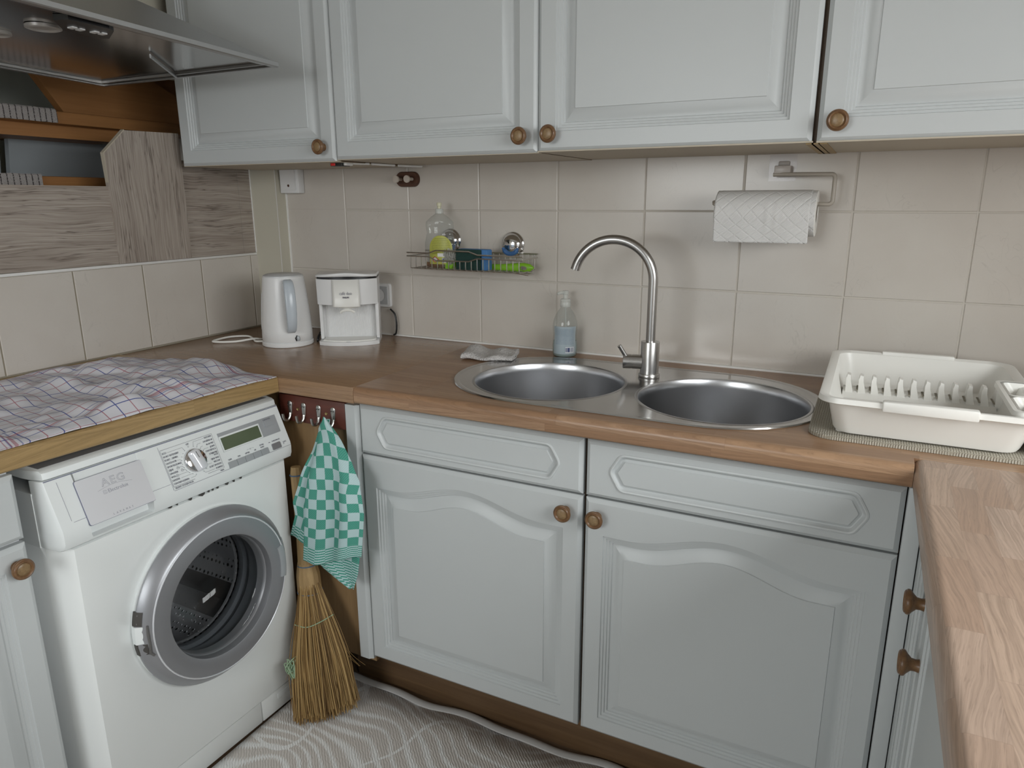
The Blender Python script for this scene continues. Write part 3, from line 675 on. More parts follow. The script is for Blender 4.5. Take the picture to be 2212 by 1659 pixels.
def offset_poly(P, d):
    n = len(P); out = []
    for i in range(n):
        a, b, c = Vector(P[i-1]), Vector(P[i]), Vector(P[(i+1) % n])
        e1 = (b-a).normalized(); e2 = (c-b).normalized()
        n1 = Vector((-e1.y, e1.x)); n2 = Vector((-e2.y, e2.x))
        m = (n1+n2); m = m/m.length_squared*2 if m.length > 1e-6 else n1
        out.append((b.x+m.x*d, b.y+m.y*d))
    return out
def drawer_meshes(w, h):
    bm = NB(); zc = h/2
    def hexa(tip, cor, hh, d=0.0):
        K = [(tip, zc), (cor, zc-hh), (w-cor, zc-hh), (w-tip, zc), (w-cor, zc+hh), (cor, zc+hh)]
        if d: K = offset_poly(K, d)
        out = []
        for i in range(6):   # round every corner
            a, b, c = Vector(K[i-1]), Vector(K[i]), Vector(K[(i+1) % 6]); q = max(0.003, 0.012-0.5*d)
            p = b+(a-b).normalized()*q; s = b+(c-b).normalized()*q
            for k in range(5):
                t = k/4; out.append(tuple(p*(1-t)**2+b*2*t*(1-t)+s*t*t))
        return out
    HX = (0.048, 0.073, 0.0425)
    A = hexa(*HX)
    def outer(i):
        out = []
        for x, z in A:
            cx = min(max(x, 0.075), w-0.075)
            out.append(torect((x, z), i, w-i, i, h-i, cx, zc))
        for sx, sz in ((i, i), (w-i, i), (w-i, h-i), (i, h-i)):
            k = min(range(len(out)), key=lambda q: (out[q][0]-sx)**2+(out[q][1]-sz)**2); out[k] = (sx, sz)
        return out
    F = [(outer(0), 0.0195), (outer(0), 0.0075), (outer(0.0022), 0.0045), (outer(0.0075), 0.0012), (outer(0.0085), 0.0)]
    F += [(A, 0.0)]
    for d, y in ((0.0008, -0.0016), (0.0035, -0.0026), (0.0060, -0.0014), (0.0080, 0.0026), (0.0105, 0.0056), (0.0120, 0.0060), (0.0135, 0.0056), (0.0178, 0.0028)): F.append((hexa(*HX, d), y))
    rings(bm, [[(x, y, z) for x, z in L] for L, y in F], True, False)
    fm = mesh_of(bm, 'drawer_front', M_DRAWER, 25)
    bm = NB(); rings(bm, [[(x, y, z) for x, z in hexa(*HX, d)] for d, y in ((0.0170, 0.0050), (0.0170, 0.0026), (0.0182, 0.0012), (0.0192, 0.0012))], False, True)
    pm = mesh_of(bm, 'panel', M_DRAWER, 25)
    return fm, pm
def knob_meshes():
    bm = NB(); lathe(bm, [(0.0085, 0.0), (0.0075, -0.004), (0.0080, -0.009), (0.0125, -0.0135), (0.0160, -0.0160), (0.0166, -0.0185), (0.0160, -0.0205), (0.0150, -0.0208), (0.0146, -0.0222), (0.0128, -0.0232), (0.0110, -0.0222), (0.0098, -0.0206)], 36, axis='y', cap1=False)
    a = mesh_of(bm, 'knob', M_KNOB, 50)
    bm = NB(); lathe(bm, [(0.0100, -0.0204), (0.0090, -0.0212), (0.0060, -0.0220), (0.0, -0.0222)], 36, axis='y', cap0=False); b = mesh_of(bm, 'knob_centre', M_KNOBC, 50)
    return a, b
KN = knob_meshes()
def add_knob(parent, x, z):
    k = obj('knob', KN[0], None, parent); k.location = (x, 0.0, z)
    if not (parent.parent and parent.parent.parent):
        pass
    return k
# the knob is one mesh with two materials so that it stays a sub-part of its door
_bm = NB(); _bm.from_mesh(KN[0]); _n0 = len(_bm.faces); _bm.from_mesh(KN[1]); _bm.faces.ensure_lookup_table()
for q in _bm.faces[_n0:]: q.material_index = 1
_bm.transform(Matrix.Scale(1.18, 4)); KN = (mesh_of(_bm, 'knob', [M_KNOB, M_KNOBC], 50),)
def place_front(t, meshes, name, x, z, y=0.0):
    d = obj(name, meshes[0], None, t); d.location = (x, y, z)
    obj('panel', meshes[1], None, d)
    return d

# wall cabinets ------------------------------------------------------
UD = {w: door_meshes(w, 0.72, None, 0.043) for w in (0.581,)}
YU = -0.350
ups = [(-0.0675, 1.4290, 0.545, 'white raised-panel wall cupboard partly behind the cooker hood tip', 0.0024),
       (0.5145, 1.4328, 0.545, 'white raised-panel wall cupboard above the suction basket', 0.0016),
       (1.0965, 1.4345, 0.035, 'white raised-panel wall cupboard above the tap', 0.0),
       (1.6825, 1.4340, 0.035, 'white raised-panel wall cupboard above the dish rack', 0.0)]
for k, (x, z, kx, lab, tilt) in enumerate(ups):
    w = 0.581 if k != 2 else 0.5775
    if w not in UD: UD[w] = door_meshes(w, 0.72, None, 0.043)
    t = thing('wall_cabinet', lab, 'cabinet', (x, YU, z), 0, 'wall cupboards')
    bm = NB(); box(bm, (0.001, 0.0210, 0.0006), (w+(0.0035 if k != 2 else 0.0045), 0.3485, 0.72)); obj('body', bm, M_CARCASS, t)
    obj('bottom_panel', BOX((0.001, 0.006 if k < 2 else 0.002, 0.0001), (w+0.003, 0.3485, 0.0030)), M_UNDER, t)
    d = place_front(t, UD[w], 'door', 0.0008, 0.0005)
    if k in (0,): kx = 0.545-0.002
    add_knob(d, kx, 0.0365)
# narrow brown strip closing the gap, and its pale tape marks under the cupboards
tg = struct('trim_2', BOX((1.6748, YU+0.022, 1.4335), (1.6832, -0.002, 2.15)), M_CARCASS)
bm = NB()
for a, b in ((1.664, 1.672), (1.6745, 1.683), (1.687, 1.696)):
    box(bm, (a, YU+0.012, 1.4322), (b+0.006, -0.003, 1.4345))
obj('edge_tape', bm, mat('yellowed_tape', (0.36, 0.25, 0.11), 0.5), tg)

# base cabinets -------------------------------------------------------
YD = -0.575
BW = 0.584
BD = door_meshes(BW, 0.5735, 0.038, 0.042); BDR = drawer_meshes(BW, 0.1245)
for k, (x, lab, kx) in enumerate(((0.7255, 'white arched-panel sink cupboard beside the green checked towel', BW-0.036), (1.3170, 'white arched-panel sink cupboard next to the pale oak side run', 0.028))):
    t = thing('base_cabinet', lab, 'cabinet', (x, YD, 0.0), 0, 'sink base cupboards')
    obj('body', BOX((0.001, 0.021, 0.15), (BW+0.002, 0.565, 0.7)), M_CARCASS, t)
    obj('top_rail', BOX((0.001, 0.021, 0.7), (BW+0.002, 0.04, 0.859)), M_CARCASS, t)
    place_front(t, BDR, 'drawer_front', 0.0, 0.7255)
    d = place_front(t, BD, 'door', 0.0, 0.1475)
    add_knob(d, kx, 0.5360)
o = obj('toe_kick', BOX((0.60, -0.4900, 0.0), (1.95, -0.474, 0.1485), 0.0015), M_PLINTH); tag(o, 'dark oak plinth board under the sink cupboards', 'plinth')
# filler strip and oak side panel at the corner
bm = NB(); rings(bm, [[(0.6850, -0.556, z0), (0.6850, YD, z0), (0.7130, YD, z0), (0.7165, YD+0.004, z0), (0.7235, YD+0.0075, z0), (0.7235, -0.556, z0)] for z0 in (0.137, 0.846)], True, True)
tag(obj('filler_strip', bm, M_DOOR, smooth=25), 'narrow white painted filler strip between oak panel and sink cupboard', 'trim strip')
tag(obj('side_panel', BOX((0.40, -0.5575, 0.122), (0.7235, -0.5425, 0.8590), 0.001), M_PANELOAK), 'oak veneer panel behind broom and checked towel', 'panel')

# left cabinet beside the washing machine -----------------------------
t = thing('base_cabinet', 'white cupboard with drawer and round knob beside the washing machine', 'cabinet', (0.4595, -1.824, 0.0), math.radians(90-1.2))
LW = 0.60
LD = door_meshes(LW, 0.5835, None, 0.043); LDR = drawer_meshes(LW, 0.1245)
obj('body', BOX((0.001, 0.021, 0.0), (LW-0.002, 0.53, 0.858)), M_GREYL, t)
place_front(t, LDR, 'drawer_front', 0.0, 0.7305); d = place_front(t, LD, 'door', 0.0, 0.1395); add_knob(d, LW-0.024, 0.546)
# side run under the peninsula ---------------------------------------
t = thing('base_cabinet', 'white cupboards with turned knobs under the pale oak side run', 'cabinet', (1.9320, -0.60, 0.0), math.radians(-90))
obj('body', BOX((0.001, 0.021, 0.10), (1.55, 0.50, 0.859)), M_CARCASS, t)
NDM = door_meshes(0.150, 0.71, None, 0.030); SDM = door_meshes(0.42, 0.71, None, 0.043)
d = place_front(t, NDM, 'door', 0.022, 0.1475); add_knob(d, 0.132, 0.587)
d = place_front(t, SDM, 'door', 0.176, 0.1475); add_knob(d, 0.026, 0.512)
d = place_front(t, SDM, 'door', 0.600, 0.1475); add_knob(d, 0.39, 0.512)
obj('corner_post', BOX((-0.026, -0.0005, 0.1475), (0.019, 0.030, 0.858), 0.003), M_DOOR, t)
bm = NB(); box(bm, (1.9035, YD+0.001, 0.1475), (1.9310, YD+0.018, 0.852), 0.003); tag(obj('filler_strip', bm, M_DOOR), 'white painted filler strip in the corner by the side run', 'trim strip')
tag(obj('toe_kick', BOX((1.985, -2.1, 0.0), (2.0, -0.52, 0.0995)), M_PLINTH), 'dark oak plinth board below the side run', 'plinth')

# ================================================================== SINK AND TAP
sk = thing('sink', 'stainless double round-bowl sink set into the worktop', 'sink', (1.3335, -0.33, ZT))
bm = NB()
def circ(c, r, z, n=48): return [(c[0]+r*math.cos(2*PI*k/n), c[1]+r*math.sin(2*PI*k/n), z) for k in range(n)]
# plate: outer stadium rim with a raised lip, top surface filled around both bowl rims
out0 = stad(0.2360, 24); 
def stz(r, z): return [(x, y, z) for x, y in stad(r, 24)]
rings(bm, [stz(0.2330, ZT-0.0005), stz(0.2355, ZT+0.0005), stz(0.2340, ZT+0.0032), stz(0.2270, ZT+0.0036), stz(0.2215, ZT+0.0020)], False, False)
zp = ZT+0.0020
def edge_loop(P):
    vs = [bm.verts.new(p) for p in P]
    return [bm.edges.new((vs[i], vs[(i+1) % len(vs)])) for i in range(len(vs))]
E0 = edge_loop(stz(0.2215, zp)); E1 = edge_loop(circ(BL, 0.190, zp)); E2 = edge_loop(circ(BR, 0.190, zp))
bmesh.ops.triangle_fill(bm, edges=E0+E1+E2, use_beauty=True)
bmesh.ops.delete(bm, geom=[q for q in bm.faces if any((q.calc_center_median().x-c[0])**2+(q.calc_center_median().y-c[1])**2 < 0.187**2 for c in (BL, BR))], context='FACES')
obj('plate', bm, M_SINKPL, sk, True, 30)
for c in (BL, BR):
    bm = NB()
    prof = [(0.190, zp), (0.187, zp+0.0012), (0.1835, zp+0.0006), (0.1815, zp-0.003), (0.1800, zp-0.02), (0.1765, zp-0.135), (0.172, zp-0.150), (0.160, zp-0.160), (0.06, zp-0.164), (0.0, zp-0.165)]
    lathe(bm, prof, 64, (c[0], c[1], 0), cap0=False); b = obj('bowl', bm, M_SINK, sk, True, 40)
    bm = NB(); lathe(bm, [(0.042, zp-0.1625), (0.040, zp-0.161), (0.033, zp-0.162), (0.030, zp-0.168), (0.0, zp-0.169)], 32, (c[0], c[1], 0)); obj('drain', bm, M_CHROME, b, True)
bm = NB(); lathe(bm, [(0.0030, 0.0), (0.0034, 0.002), (0.002, 0.004), (0, 0.0045)], 8, (BL[0]-0.171, BL[1]-0.046, zp-0.055)); tag(obj('food_crumb', bm, mat('orange_crumb', (0.5, 0.2, 0.04), 0.7)), 'tiny orange food crumb stuck inside the sink bowl by the dish cloth', 'crumb')

TX, TY, TZ0 = 1.3368, -0.196, zp
tp = thing('tap', 'brushed steel swan-neck mixer tap standing behind the sink', 'tap', (TX, TY, TZ0))
bm = NB(); lathe(bm, [(0.0255, 0.0), (0.0262, 0.0015), (0.0262, 0.0075), (0.0250, 0.0095)], 40); obj('base_ring', bm, M_STEEL, tp)
bm = NB(); lathe(bm, [(0.0228, 0.0095), (0.0228, 0.088), (0.0222, 0.0895), (0.0130, 0.0900)], 40); obj('body', bm, M_STEEL, tp)
RA, zs = 0.0985, 0.236; th = math.radians(188)
P = [(0, 0, 0.085), (0, 0, 0.12), (0, 0, 0.18), (0, 0, zs-0.02)]
for k in range(33):
    a = math.radians(166*k/32); q = RA-RA*math.cos(a); P.append((q*math.cos(th), q*math.sin(th), zs+RA*math.sin(a)))
bm = NB(); tube(bm, P, 0.0115, 24); sp = obj('spout', bm, M_STEEL, tp)
a = math.radians(166); e = Vector(((RA-RA*math.cos(a))*math.cos(th), (RA-RA*math.cos(a))*math.sin(th), zs+RA*math.sin(a))); dr = (Vector(P[-1])-Vector(P[-2])).normalized()
bm = NB(); tube(bm, [e-dr*0.001, e+dr*0.0006], 0.0092, 20); obj('aerator', bm, M_BLACK, sp)
hd = Vector((math.cos(math.radians(194)), math.sin(math.radians(194)), 0))
bm = NB(); tube(bm, [hd*0.018+Vector((0, 0, 0.037)), hd*0.043+Vector((0, 0, 0.037))], 0.0182, 28); obj('valve_stub', bm, M_STEEL, tp)
bm = NB(); tube(bm, [hd*0.043+Vector((0, 0, 0.037)), hd*0.0446+Vector((0, 0, 0.037))], 0.0172, 28); obj('gap_ring', bm, M_STEEL, tp)
bm = NB(); tube(bm, [hd*0.0446+Vector((0, 0, 0.037)), hd*0.0640+Vector((0, 0, 0.037)), hd*0.0650+Vector((0, 0, 0.037))], [0.0182, 0.0182, 0.0172], 28); hv = obj('handle', bm, M_STEEL, tp)
bm = NB(); tube(bm, [hd*0.054+Vector((0, -0.004, 0.045)), hd*0.060+Vector((-0.012, -0.014, 0.078))], 0.0052, 16); obj('lever', bm, M_STEEL, hv)

# ================================================================== COOKER HOOD
hx1, hy1, hy0, hz = 0.519, -0.5345, -1.44, 1.6300
hd_ = thing('cooker_hood', 'brushed steel chimney cooker hood hanging before the stair opening', 'cooker hood', (XL, -0.98, hz))
SL = 0.030
def HZ(y): return hz+SL*(hy1-y)
def hp(x, y, dz): return (x, y, HZ(y)+dz)
xb = XL+0.002
def hrect(i, dz, back=True): return [hp(xb+(i if back else 0), hy0+i, dz), hp(hx1-i, hy0+i, dz), hp(hx1-i, hy1-i, dz), hp(xb+(i if back else 0), hy1-i, dz)]
bm = NB(); rings(bm, [hrect(0.012, 0.0), hrect(0.0015, 0.0), hrect(0.0, 0.002), hrect(0.0, 0.0105), hrect(0.002, 0.0115)], False, False); obj('rim', bm, M_HOODS, hd_, True, 30)
bm = NB(); top = [(xb, -1.13, 1.83), (0.165, -1.13, 1.83), (0.165, -0.845, 1.83), (xb, -0.845, 1.83)]
rings(bm, [hrect(0.0025, 0.0112, False), top], False, True); obj('canopy', bm, M_HOODS, hd_, True, 0)
obj('chimney', BOX((xb, -1.12, 1.829), (0.155, -0.855, ZC-0.001), 0.002), M_HOODS, hd_, True)
bm = NB(); rings(bm, [hrect(0.0118, 0.0002), hrect(0.0122, 0.009), hrect(0.020, 0.0095), hrect(0.0204, 0.003), hrect(0.0275, 0.003), hrect(0.028, 0.010), hrect(0.034, 0.0102)], False, False); obj('gutter', bm, M_HOODD, hd_, True, 0)
bm = NB(); rings(bm, [hrect(0.034, 0.0085), hrect(0.055, 0.0092)], False, True); obj('glass_panel', bm, M_HOODU, hd_, True, 0)
bm = NB(); tube(bm, [hp(0.19, hy1-0.014, 0.002), hp(0.34, -0.735, 0.002)], 0.005, 8, flat=0.4); obj('suction_slot_strip', bm, M_HOODS, hd_, True)
# lamps
for lx, ly in ((0.3500, -0.969), (0.215, -0.985)):
    bm = NB(); c = hp(lx, ly, 0.0); lathe(bm, [(0.031, 0.009), (0.031, 0.004), (0.027, 0.0025), (0.024, 0.006), (0.0, 0.007)], 32, c); obj('lamp', bm, M_LENS, hd_, True)
# control panel with four keys
cp = [hp(0.530, -0.968, -0.001), hp(0.448, -0.915, -0.001), hp(0.395, -0.990, -0.001)]
poly = [(0.488, -0.932), (0.478, -0.916), (0.415, -0.882), (0.404, -0.890), (0.396, -0.960), (0.450, -1.012), (0.480, -1.004)]
bm = NB(); rings(bm, [[hp(x, y, 0.0085) for x, y in poly], [hp(x, y, -0.0015) for x, y in poly]], False, True); cpn = obj('control_panel', bm, M_BLACK, hd_, True, 0)
for x, y in ((0.4438, -0.9157), (0.4414, -0.9298), (0.4343, -0.9530), (0.4337, -0.9674)):
    bm = NB(); q = rrect(x-0.0085, y-0.0052, x+0.0085, y+0.0052, 0.002, 3); rings(bm, [[hp(a, b, 0.0) for a, b in q], [hp(a, b, -0.0035) for a, b in q]], False, True); obj('key', bm, M_WHITE, cpn, True, 0)

# ================================================================== WASHING MACHINE
wm = thing('washing_machine', 'white front-loading washing machine with grey round door under the honey oak worktop', 'washing machine', (0.506, -1.192, 0.0), math.radians(88.8))
WW = 0.596
# body: front panel with round opening, chamfered front edges
DC, DR = (0.318, 0.446), 0.212
NL = 72
circL = [(DC[0]+math.cos(2*PI*k/NL), DC[1]+math.sin(2*PI*k/NL)) for k in range(NL)]
def dcirc(r, y): return [(DC[0]+r*math.cos(2*PI*k/NL), y, DC[1]+r*math.sin(2*PI*k/NL)) for k in range(NL)]
def frect(x0, x1, z0, z1, y):
    out = [torect((DC[0]+math.cos(2*PI*k/NL), DC[1]+math.sin(2*PI*k/NL)), x0, x1, z0, z1, *DC) for k in range(NL)]
    for sx, sz in ((x0, z0), (x1, z0), (x1, z1), (x0, z1)):
        k = min(range(NL), key=lambda q: (out[q][0]-sx)**2+(out[q][1]-sz)**2); out[k] = (sx, sz)
    return [(x, y, z) for x, z in out]
zk, zf = 0.072, 0.690
bm = NB(); rings(bm, [frect(0.000, WW, zk, zf, 0.60), frect(0.000, WW, zk, zf, 0.058), frect(0.004, WW-0.004, zk, zf, 0.050), frect(0.0235, WW-0.0235, zk, zf, 0.006), frect(0.029, WW-0.029, zk+0.002, zf-0.003, 0.0), dcirc(0.196, 0.0), dcirc(0.190, 0.004), dcirc(0.188, 0.03)], False, False)
obj('body', bm, M_WASH, wm, False, 40)
obj('back_panel', BOX((0.0, 0.58, 0.0), (WW, 0.60, 0.84)), M_WASH, wm)
bm = NB(); box(bm, (0.0, 0.058, zf), (WW, 0.60, 0.80)); obj('upper_body', bm, M_WASH, wm)
bm = NB(); box(bm, (0.006, 0.016, 0.0), (WW-0.006, 0.58, zk+0.002)); obj('base_box', bm, M_RUBBER, wm)
# kick plate
obj('kick_plate', BOX((0.026, 0.0015, 0.0105), (0.4195, 0.012, zk-0.001), 0.003), M_WASH, wm)
kp = obj('filter_flap', BOX((0.4210, 0.0015, 0.0105), (WW-0.026, 0.012, zk-0.001), 0.003), M_WASH, wm)
obj('finger_slot', BOX((0.475, 0.0005, 0.043), (0.535, 0.003, 0.058), 0.001), M_WASHF, kp)
# fascia: cross-section along z, swept over the width with chamfered ends
FA, FB = (-0.008, 0.735), (0.030, 0.826)
VL = math.hypot(FB[0]-FA[0], FB[1]-FA[1]); vy, vz = (FB[0]-FA[0])/VL, (FB[1]-FA[1])/VL
ny, nz = -vz, vy                                   # outward normal of the slope
def FP(u, v, d=0.0): return (u, FA[0]+vy*v+ny*d, FA[1]+vz*v+nz*d)
sec = [(0.060, 0.6915), (0.0015, 0.6915), (-0.0050, 0.6955), (-0.0095, 0.707), (-0.0100, 0.724), (-0.0080, 0.735), (0.030, 0.826), (0.060, 0.826)]
bm = NB()
def fsec(x, back): return [(x, min(0.060, y+back), z) for y, z in sec]
sec_r = sec[:3]+[(-0.0068, 0.7000), (0.0060, 0.7035), (0.0095, 0.7390)]+sec[6:]
def fsec_r(x): return [(x, y, z) for y, z in sec_r]
rings(bm, [fsec(0.0015, 0.062), fsec(0.002, 0.050), fsec(0.0055, 0.006), fsec(0.010, 0.0), fsec(0.0610, 0.0), fsec_r(0.0645), fsec_r(0.1920), fsec(0.1955, 0.0), fsec(WW-0.010, 0.0), fsec(WW-0.0055, 0.006), fsec(WW-0.002, 0.050), fsec(WW-0.0015, 0.062)], True, True, closed=True)
fa = obj('fascia', bm, M_WASHF, wm, False, 35)
# top: white frame with grey laminate lid
bm = NB(); tsec = [(0.60, 0.8275), (0.0315, 0.8275), (0.0300, 0.8290), (0.0325, 0.8405), (0.0400, 0.8445), (0.60, 0.8445)]
rings(bm, [[(x, min(0.6, y+b), z) for y, z in tsec] for x, b in ((0.001, 0.05), (0.003, 0.03), (0.012, 0.002), (0.02, 0.0), (WW-0.02, 0.0), (WW-0.012, 0.002), (WW-0.003, 0.03), (WW-0.001, 0.05))], True, True)
tp_ = obj('top_frame', bm, M_WASHF, wm, False, 35)
obj('lid', BOX((0.018, 0.053, 0.8440), (WW-0.018, 0.59, 0.8452)), M_WASHTOP, wm)
def fquad(name, u0, v0, u1, v1, m, d=0.0006, r=0.0015, par=None, th=0.0012, world=False):
    bm = NB(); q = rrect(u0, v0, u1, v1, r, 4)
    rings(bm, [[FP(a, b, d-th) for a, b in q], [FP(a, b, d) for a, b in q]], False, True); return obj(name, bm, m, par or wm, False, 30)
# thin blue-grey joint line under the top frame and shade lines in the panel seams
fquad('joint_line', 0.010, VL-0.0022, WW-0.010, VL-0.0004, M_LINE, 0.0004, 0.0006)
# grey tubes painting gap shade and dirt into the seams around the drawer panel and the drawer itself
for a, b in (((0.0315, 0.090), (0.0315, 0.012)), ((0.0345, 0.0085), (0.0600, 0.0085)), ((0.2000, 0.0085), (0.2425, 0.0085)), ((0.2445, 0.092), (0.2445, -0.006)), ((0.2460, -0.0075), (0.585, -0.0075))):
    bm = NB(); tube(bm, [FP(a[0], a[1], 0.0001), FP(b[0], b[1], 0.0001)], 0.00045, 5); obj('panel_seam_shade', bm, M_INKL, wm)
dr_ = fquad('detergent_drawer', 0.0585, -0.0100, 0.1975, 0.0800, M_SATIN, 0.0042, 0.004, th=0.0040)
fquad('drawer_edge', 0.0580, -0.0106, 0.1980, 0.0806, M_LINE, 0.0030, 0.004, th=0.0025)
# display field, LCD, keys
dsp = fquad('display_field', 0.3925, 0.0330, 0.5690, 0.0785, M_SILVER2, 0.0007, 0.001)
fquad('display_frame', 0.3930, 0.0335, 0.5120, 0.0700, M_WASHF, 0.0013, 0.001)
fquad('lcd', 0.3965, 0.0365, 0.5080, 0.0660, M_LCD, 0.0019, 0.0008)
for k in range(5): fquad('key', 0.3925+k*0.0243, -0.0075, 0.3925+k*0.0243+0.0235, 0.0075, M_SILVER2, 0.0022, 0.002, th=0.0026)
fquad('key', 0.5260, -0.0055, 0.5540, 0.0105, M_SILVER, 0.0024, 0.003, th=0.0026)
fquad('key', 0.5275, 0.0560, 0.5530, 0.0690, M_SILVER2, 0.0030, 0.003, th=0.0026)
# programme dial
KC = (0.3162, 0.0390)
def fdisc(r, d, sx=1.0, n=40, c=KC): return [FP(c[0]+r*math.cos(2*PI*k/n), c[1]+r*math.sin(2*PI*k/n), d) for k in range(n)]
bm = NB(); rings(bm, [fdisc(0.0270, 0.0), fdisc(0.0270, 0.003), fdisc(0.0255, 0.0075), fdisc(0.0235, 0.0090)], False, True); dial = obj('programme_dial', bm, M_CHROME, wm, False, 40)
ang = math.radians(-78)
def rot2(a, b): return (KC[0]+a*math.cos(ang)-b*math.sin(ang), KC[1]+a*math.sin(ang)+b*math.cos(ang))
def grip(s, w, d): 
    q = rrect(-0.0225*s-0.0005, -w, 0.0255*s, w, min(w*0.9, 0.006), 5); return [FP(*rot2(a, b), d) for a, b in q]
bm = NB(); rings(bm, [grip(1.0, 0.0135, 0.0085), grip(1.0, 0.0115, 0.015), grip(0.96, 0.0095, 0.0195), grip(0.90, 0.0080, 0.0205)], False, True); obj('dial_grip', bm, M_SATIN, dial, False, 50)
bm = NB(); a = [rot2(x, y) for x, y in ((-0.0185, -0.0006), (-0.0185, 0.0006), (-0.003, 0.0006), (-0.003, -0.0006))]; bm.faces.new([bm.verts.new(FP(*p, 0.0208)) for p in a]); obj('dial_mark', bm, M_BLACK, dial, False, 0)
# ---- lettering on the fascia (flat print)
vdir = Vector((0, vy, vz)); ndir = Vector((0, ny, nz))
def FM(u, v, d=0.0008, rot=0.0):
    M = Matrix(((1, 0, 0, 0), (0, vy, ny, 0), (0, vz, nz, 0), (0, 0, 0, 1))); M.translation = Vector(FP(u, v, d)); return M @ Matrix.Rotation(rot, 4, 'Z')
bm = NB()
left = ['ECO', 'KORT INTENSIEF', 'KORT - 20MIN.', 'OUTDOOR', 'SPORTKLEDING', 'ZIJDE', 'LINGERIE', 'WOL', 'DEKENS', 'CENTRIFUGEREN']
for k, s_ in enumerate(left): add_text(bm, s_, 0.0056, FM(0.2490, 0.0735-k*0.0077), sx=0.88)
add_text(bm, 'SILENT SYSTEM PLUS', 0.0056, FM(0.2490, -0.0050), sx=0.88)
right = [('KATOEN', .0775), ('HYGIËNE 60', .0695), ('40-60 MIX', .0617), ('JEANS', .0543), ('SYNTHETICA', .0470), ('STRIJKVRIJ', .0390), ('PLUS', .0340), ('FIJNE WAS', .0262), ('VISCOSE', .0188), ('KORT SPOELEN', .0110), ('POMPEN', .0035)]
for s_, v in right: add_text(bm, s_, 0.0054, FM(0.3765, v), 'RIGHT', sx=0.86)
add_text(bm, '74850', 0.0046, FM(0.3765, -0.0052), 'RIGHT', sx=0.9)
add_text(bm, 'UIT', 0.0056, FM(0.3130, 0.0765), 'CENTER', sx=0.9)
for s_, u, v in (('TEMP.', .4010, .0105), ('TPM', .4270, .0105), ('OPTIES', .4520, .0105), ('OK', .4760, .0105), ('EXTRA', .4990, .0165), ('KORT', .4990, .0108)): add_text(bm, s_, 0.0050, FM(u, v), 'CENTER', sx=0.85)
add_text(bm, 'START/PAUZE', 0.0046, FM(0.5440, 0.0150), 'CENTER', sx=0.9); add_text(bm, 'STARTUITSTEL', 0.0046, FM(0.5400, 0.0715), 'CENTER', sx=0.8)
add_text(bm, '7', 0.0090, FM(0.5620, 0.0000)); add_text(bm, 'KG', 0.0046, FM(0.5672, 0.0040))
def fline(pts, r=0.00030):
    tube(bm, [FP(a, b, 0.0008) for a, b in pts], r, 4)
fline([(0.2465, 0.0005), (0.2465, 0.0835), (0.3790, 0.0835), (0.3790, 0.0005), (0.335, 0.0005)]); fline([(0.2465, 0.0005), (0.300, 0.0005)])
kx, kv = KC
for k, s_ in enumerate(left):
    v = 0.0752-k*0.0077; a = math.radians(118+k*15.0); ex, ev = kx+0.0312*math.cos(a), kv+0.0312*math.sin(a)
    u0 = 0.2500+len(s_)*0.0031+0.002
    if u0 < ex-0.003: fline([(u0, v), (ex-0.0035 if abs(v-ev) > .002 else ex, v), (ex, ev)], 0.00022)
    q = [(ex+0.0008*math.cos(t_*PI/3), ev+0.0008*math.sin(t_*PI/3)) for t_ in range(6)]; bm.faces.new([bm.verts.new(FP(*p, 0.0008)) for p in q])
for k, (s_, v) in enumerate([x for x in right if x[0] != 'PLUS']):
    v += 0.0017; a = math.radians(74-k*16.0); ex, ev = kx+0.0312*math.cos(a), kv+0.0312*math.sin(a)
    u1 = 0.3755-len(s_)*0.0029-0.002
    if u1 > ex+0.003: fline([(u1, v), (ex+0.0035 if abs(v-ev) > .002 else ex, v), (ex, ev)], 0.00022)
    q = [(ex+0.0008*math.cos(t_*PI/3), ev+0.0008*math.sin(t_*PI/3)) for t_ in range(6)]; bm.faces.new([bm.verts.new(FP(*p, 0.0008)) for p in q])
fline([(0.3130+0.0016*math.cos(t_*PI/6), 0.0727+0.0016*math.sin(t_*PI/6)) for t_ in range(13)], 0.0002)
for cx, cv in ((0.2720, 0.0360), (0.2795, 0.0283), (0.2645, 0.0206)):     # little hand-wash tub signs
    fline([(cx-0.0032, cv+0.001), (cx-0.0024, cv-0.0022), (cx+0.0024, cv-0.0022), (cx+0.0032, cv+0.001)], 0.00022)
    fline([(cx+0.0019*math.cos(t_*PI/6), cv+0.0022+0.0019*math.sin(t_*PI/6)) for t_ in range(13)], 0.0002)
fline([(0.4545, 0.0180), (0.4545, 0.0195), (0.4600, 0.0195)], 0.0002); fline([(0.4680, 0.0195), (0.4735, 0.0195), (0.4735, 0.0180)], 0.0002)
fline([(0.4625, 0.0178), (0.4625, 0.0205), (0.4655, 0.0205), (0.4655, 0.0178), (0.4625, 0.0178)], 0.0002)
bm.faces.new([bm.verts.new(FP(a, b, 0.0008)) for a, b in ((0.5205, 0.0158), (0.5255, 0.0158), (0.5255, 0.0172), (0.5205, 0.0172))])
obj('lettering', bm, M_INK, wm, False, 0, 'stuff')
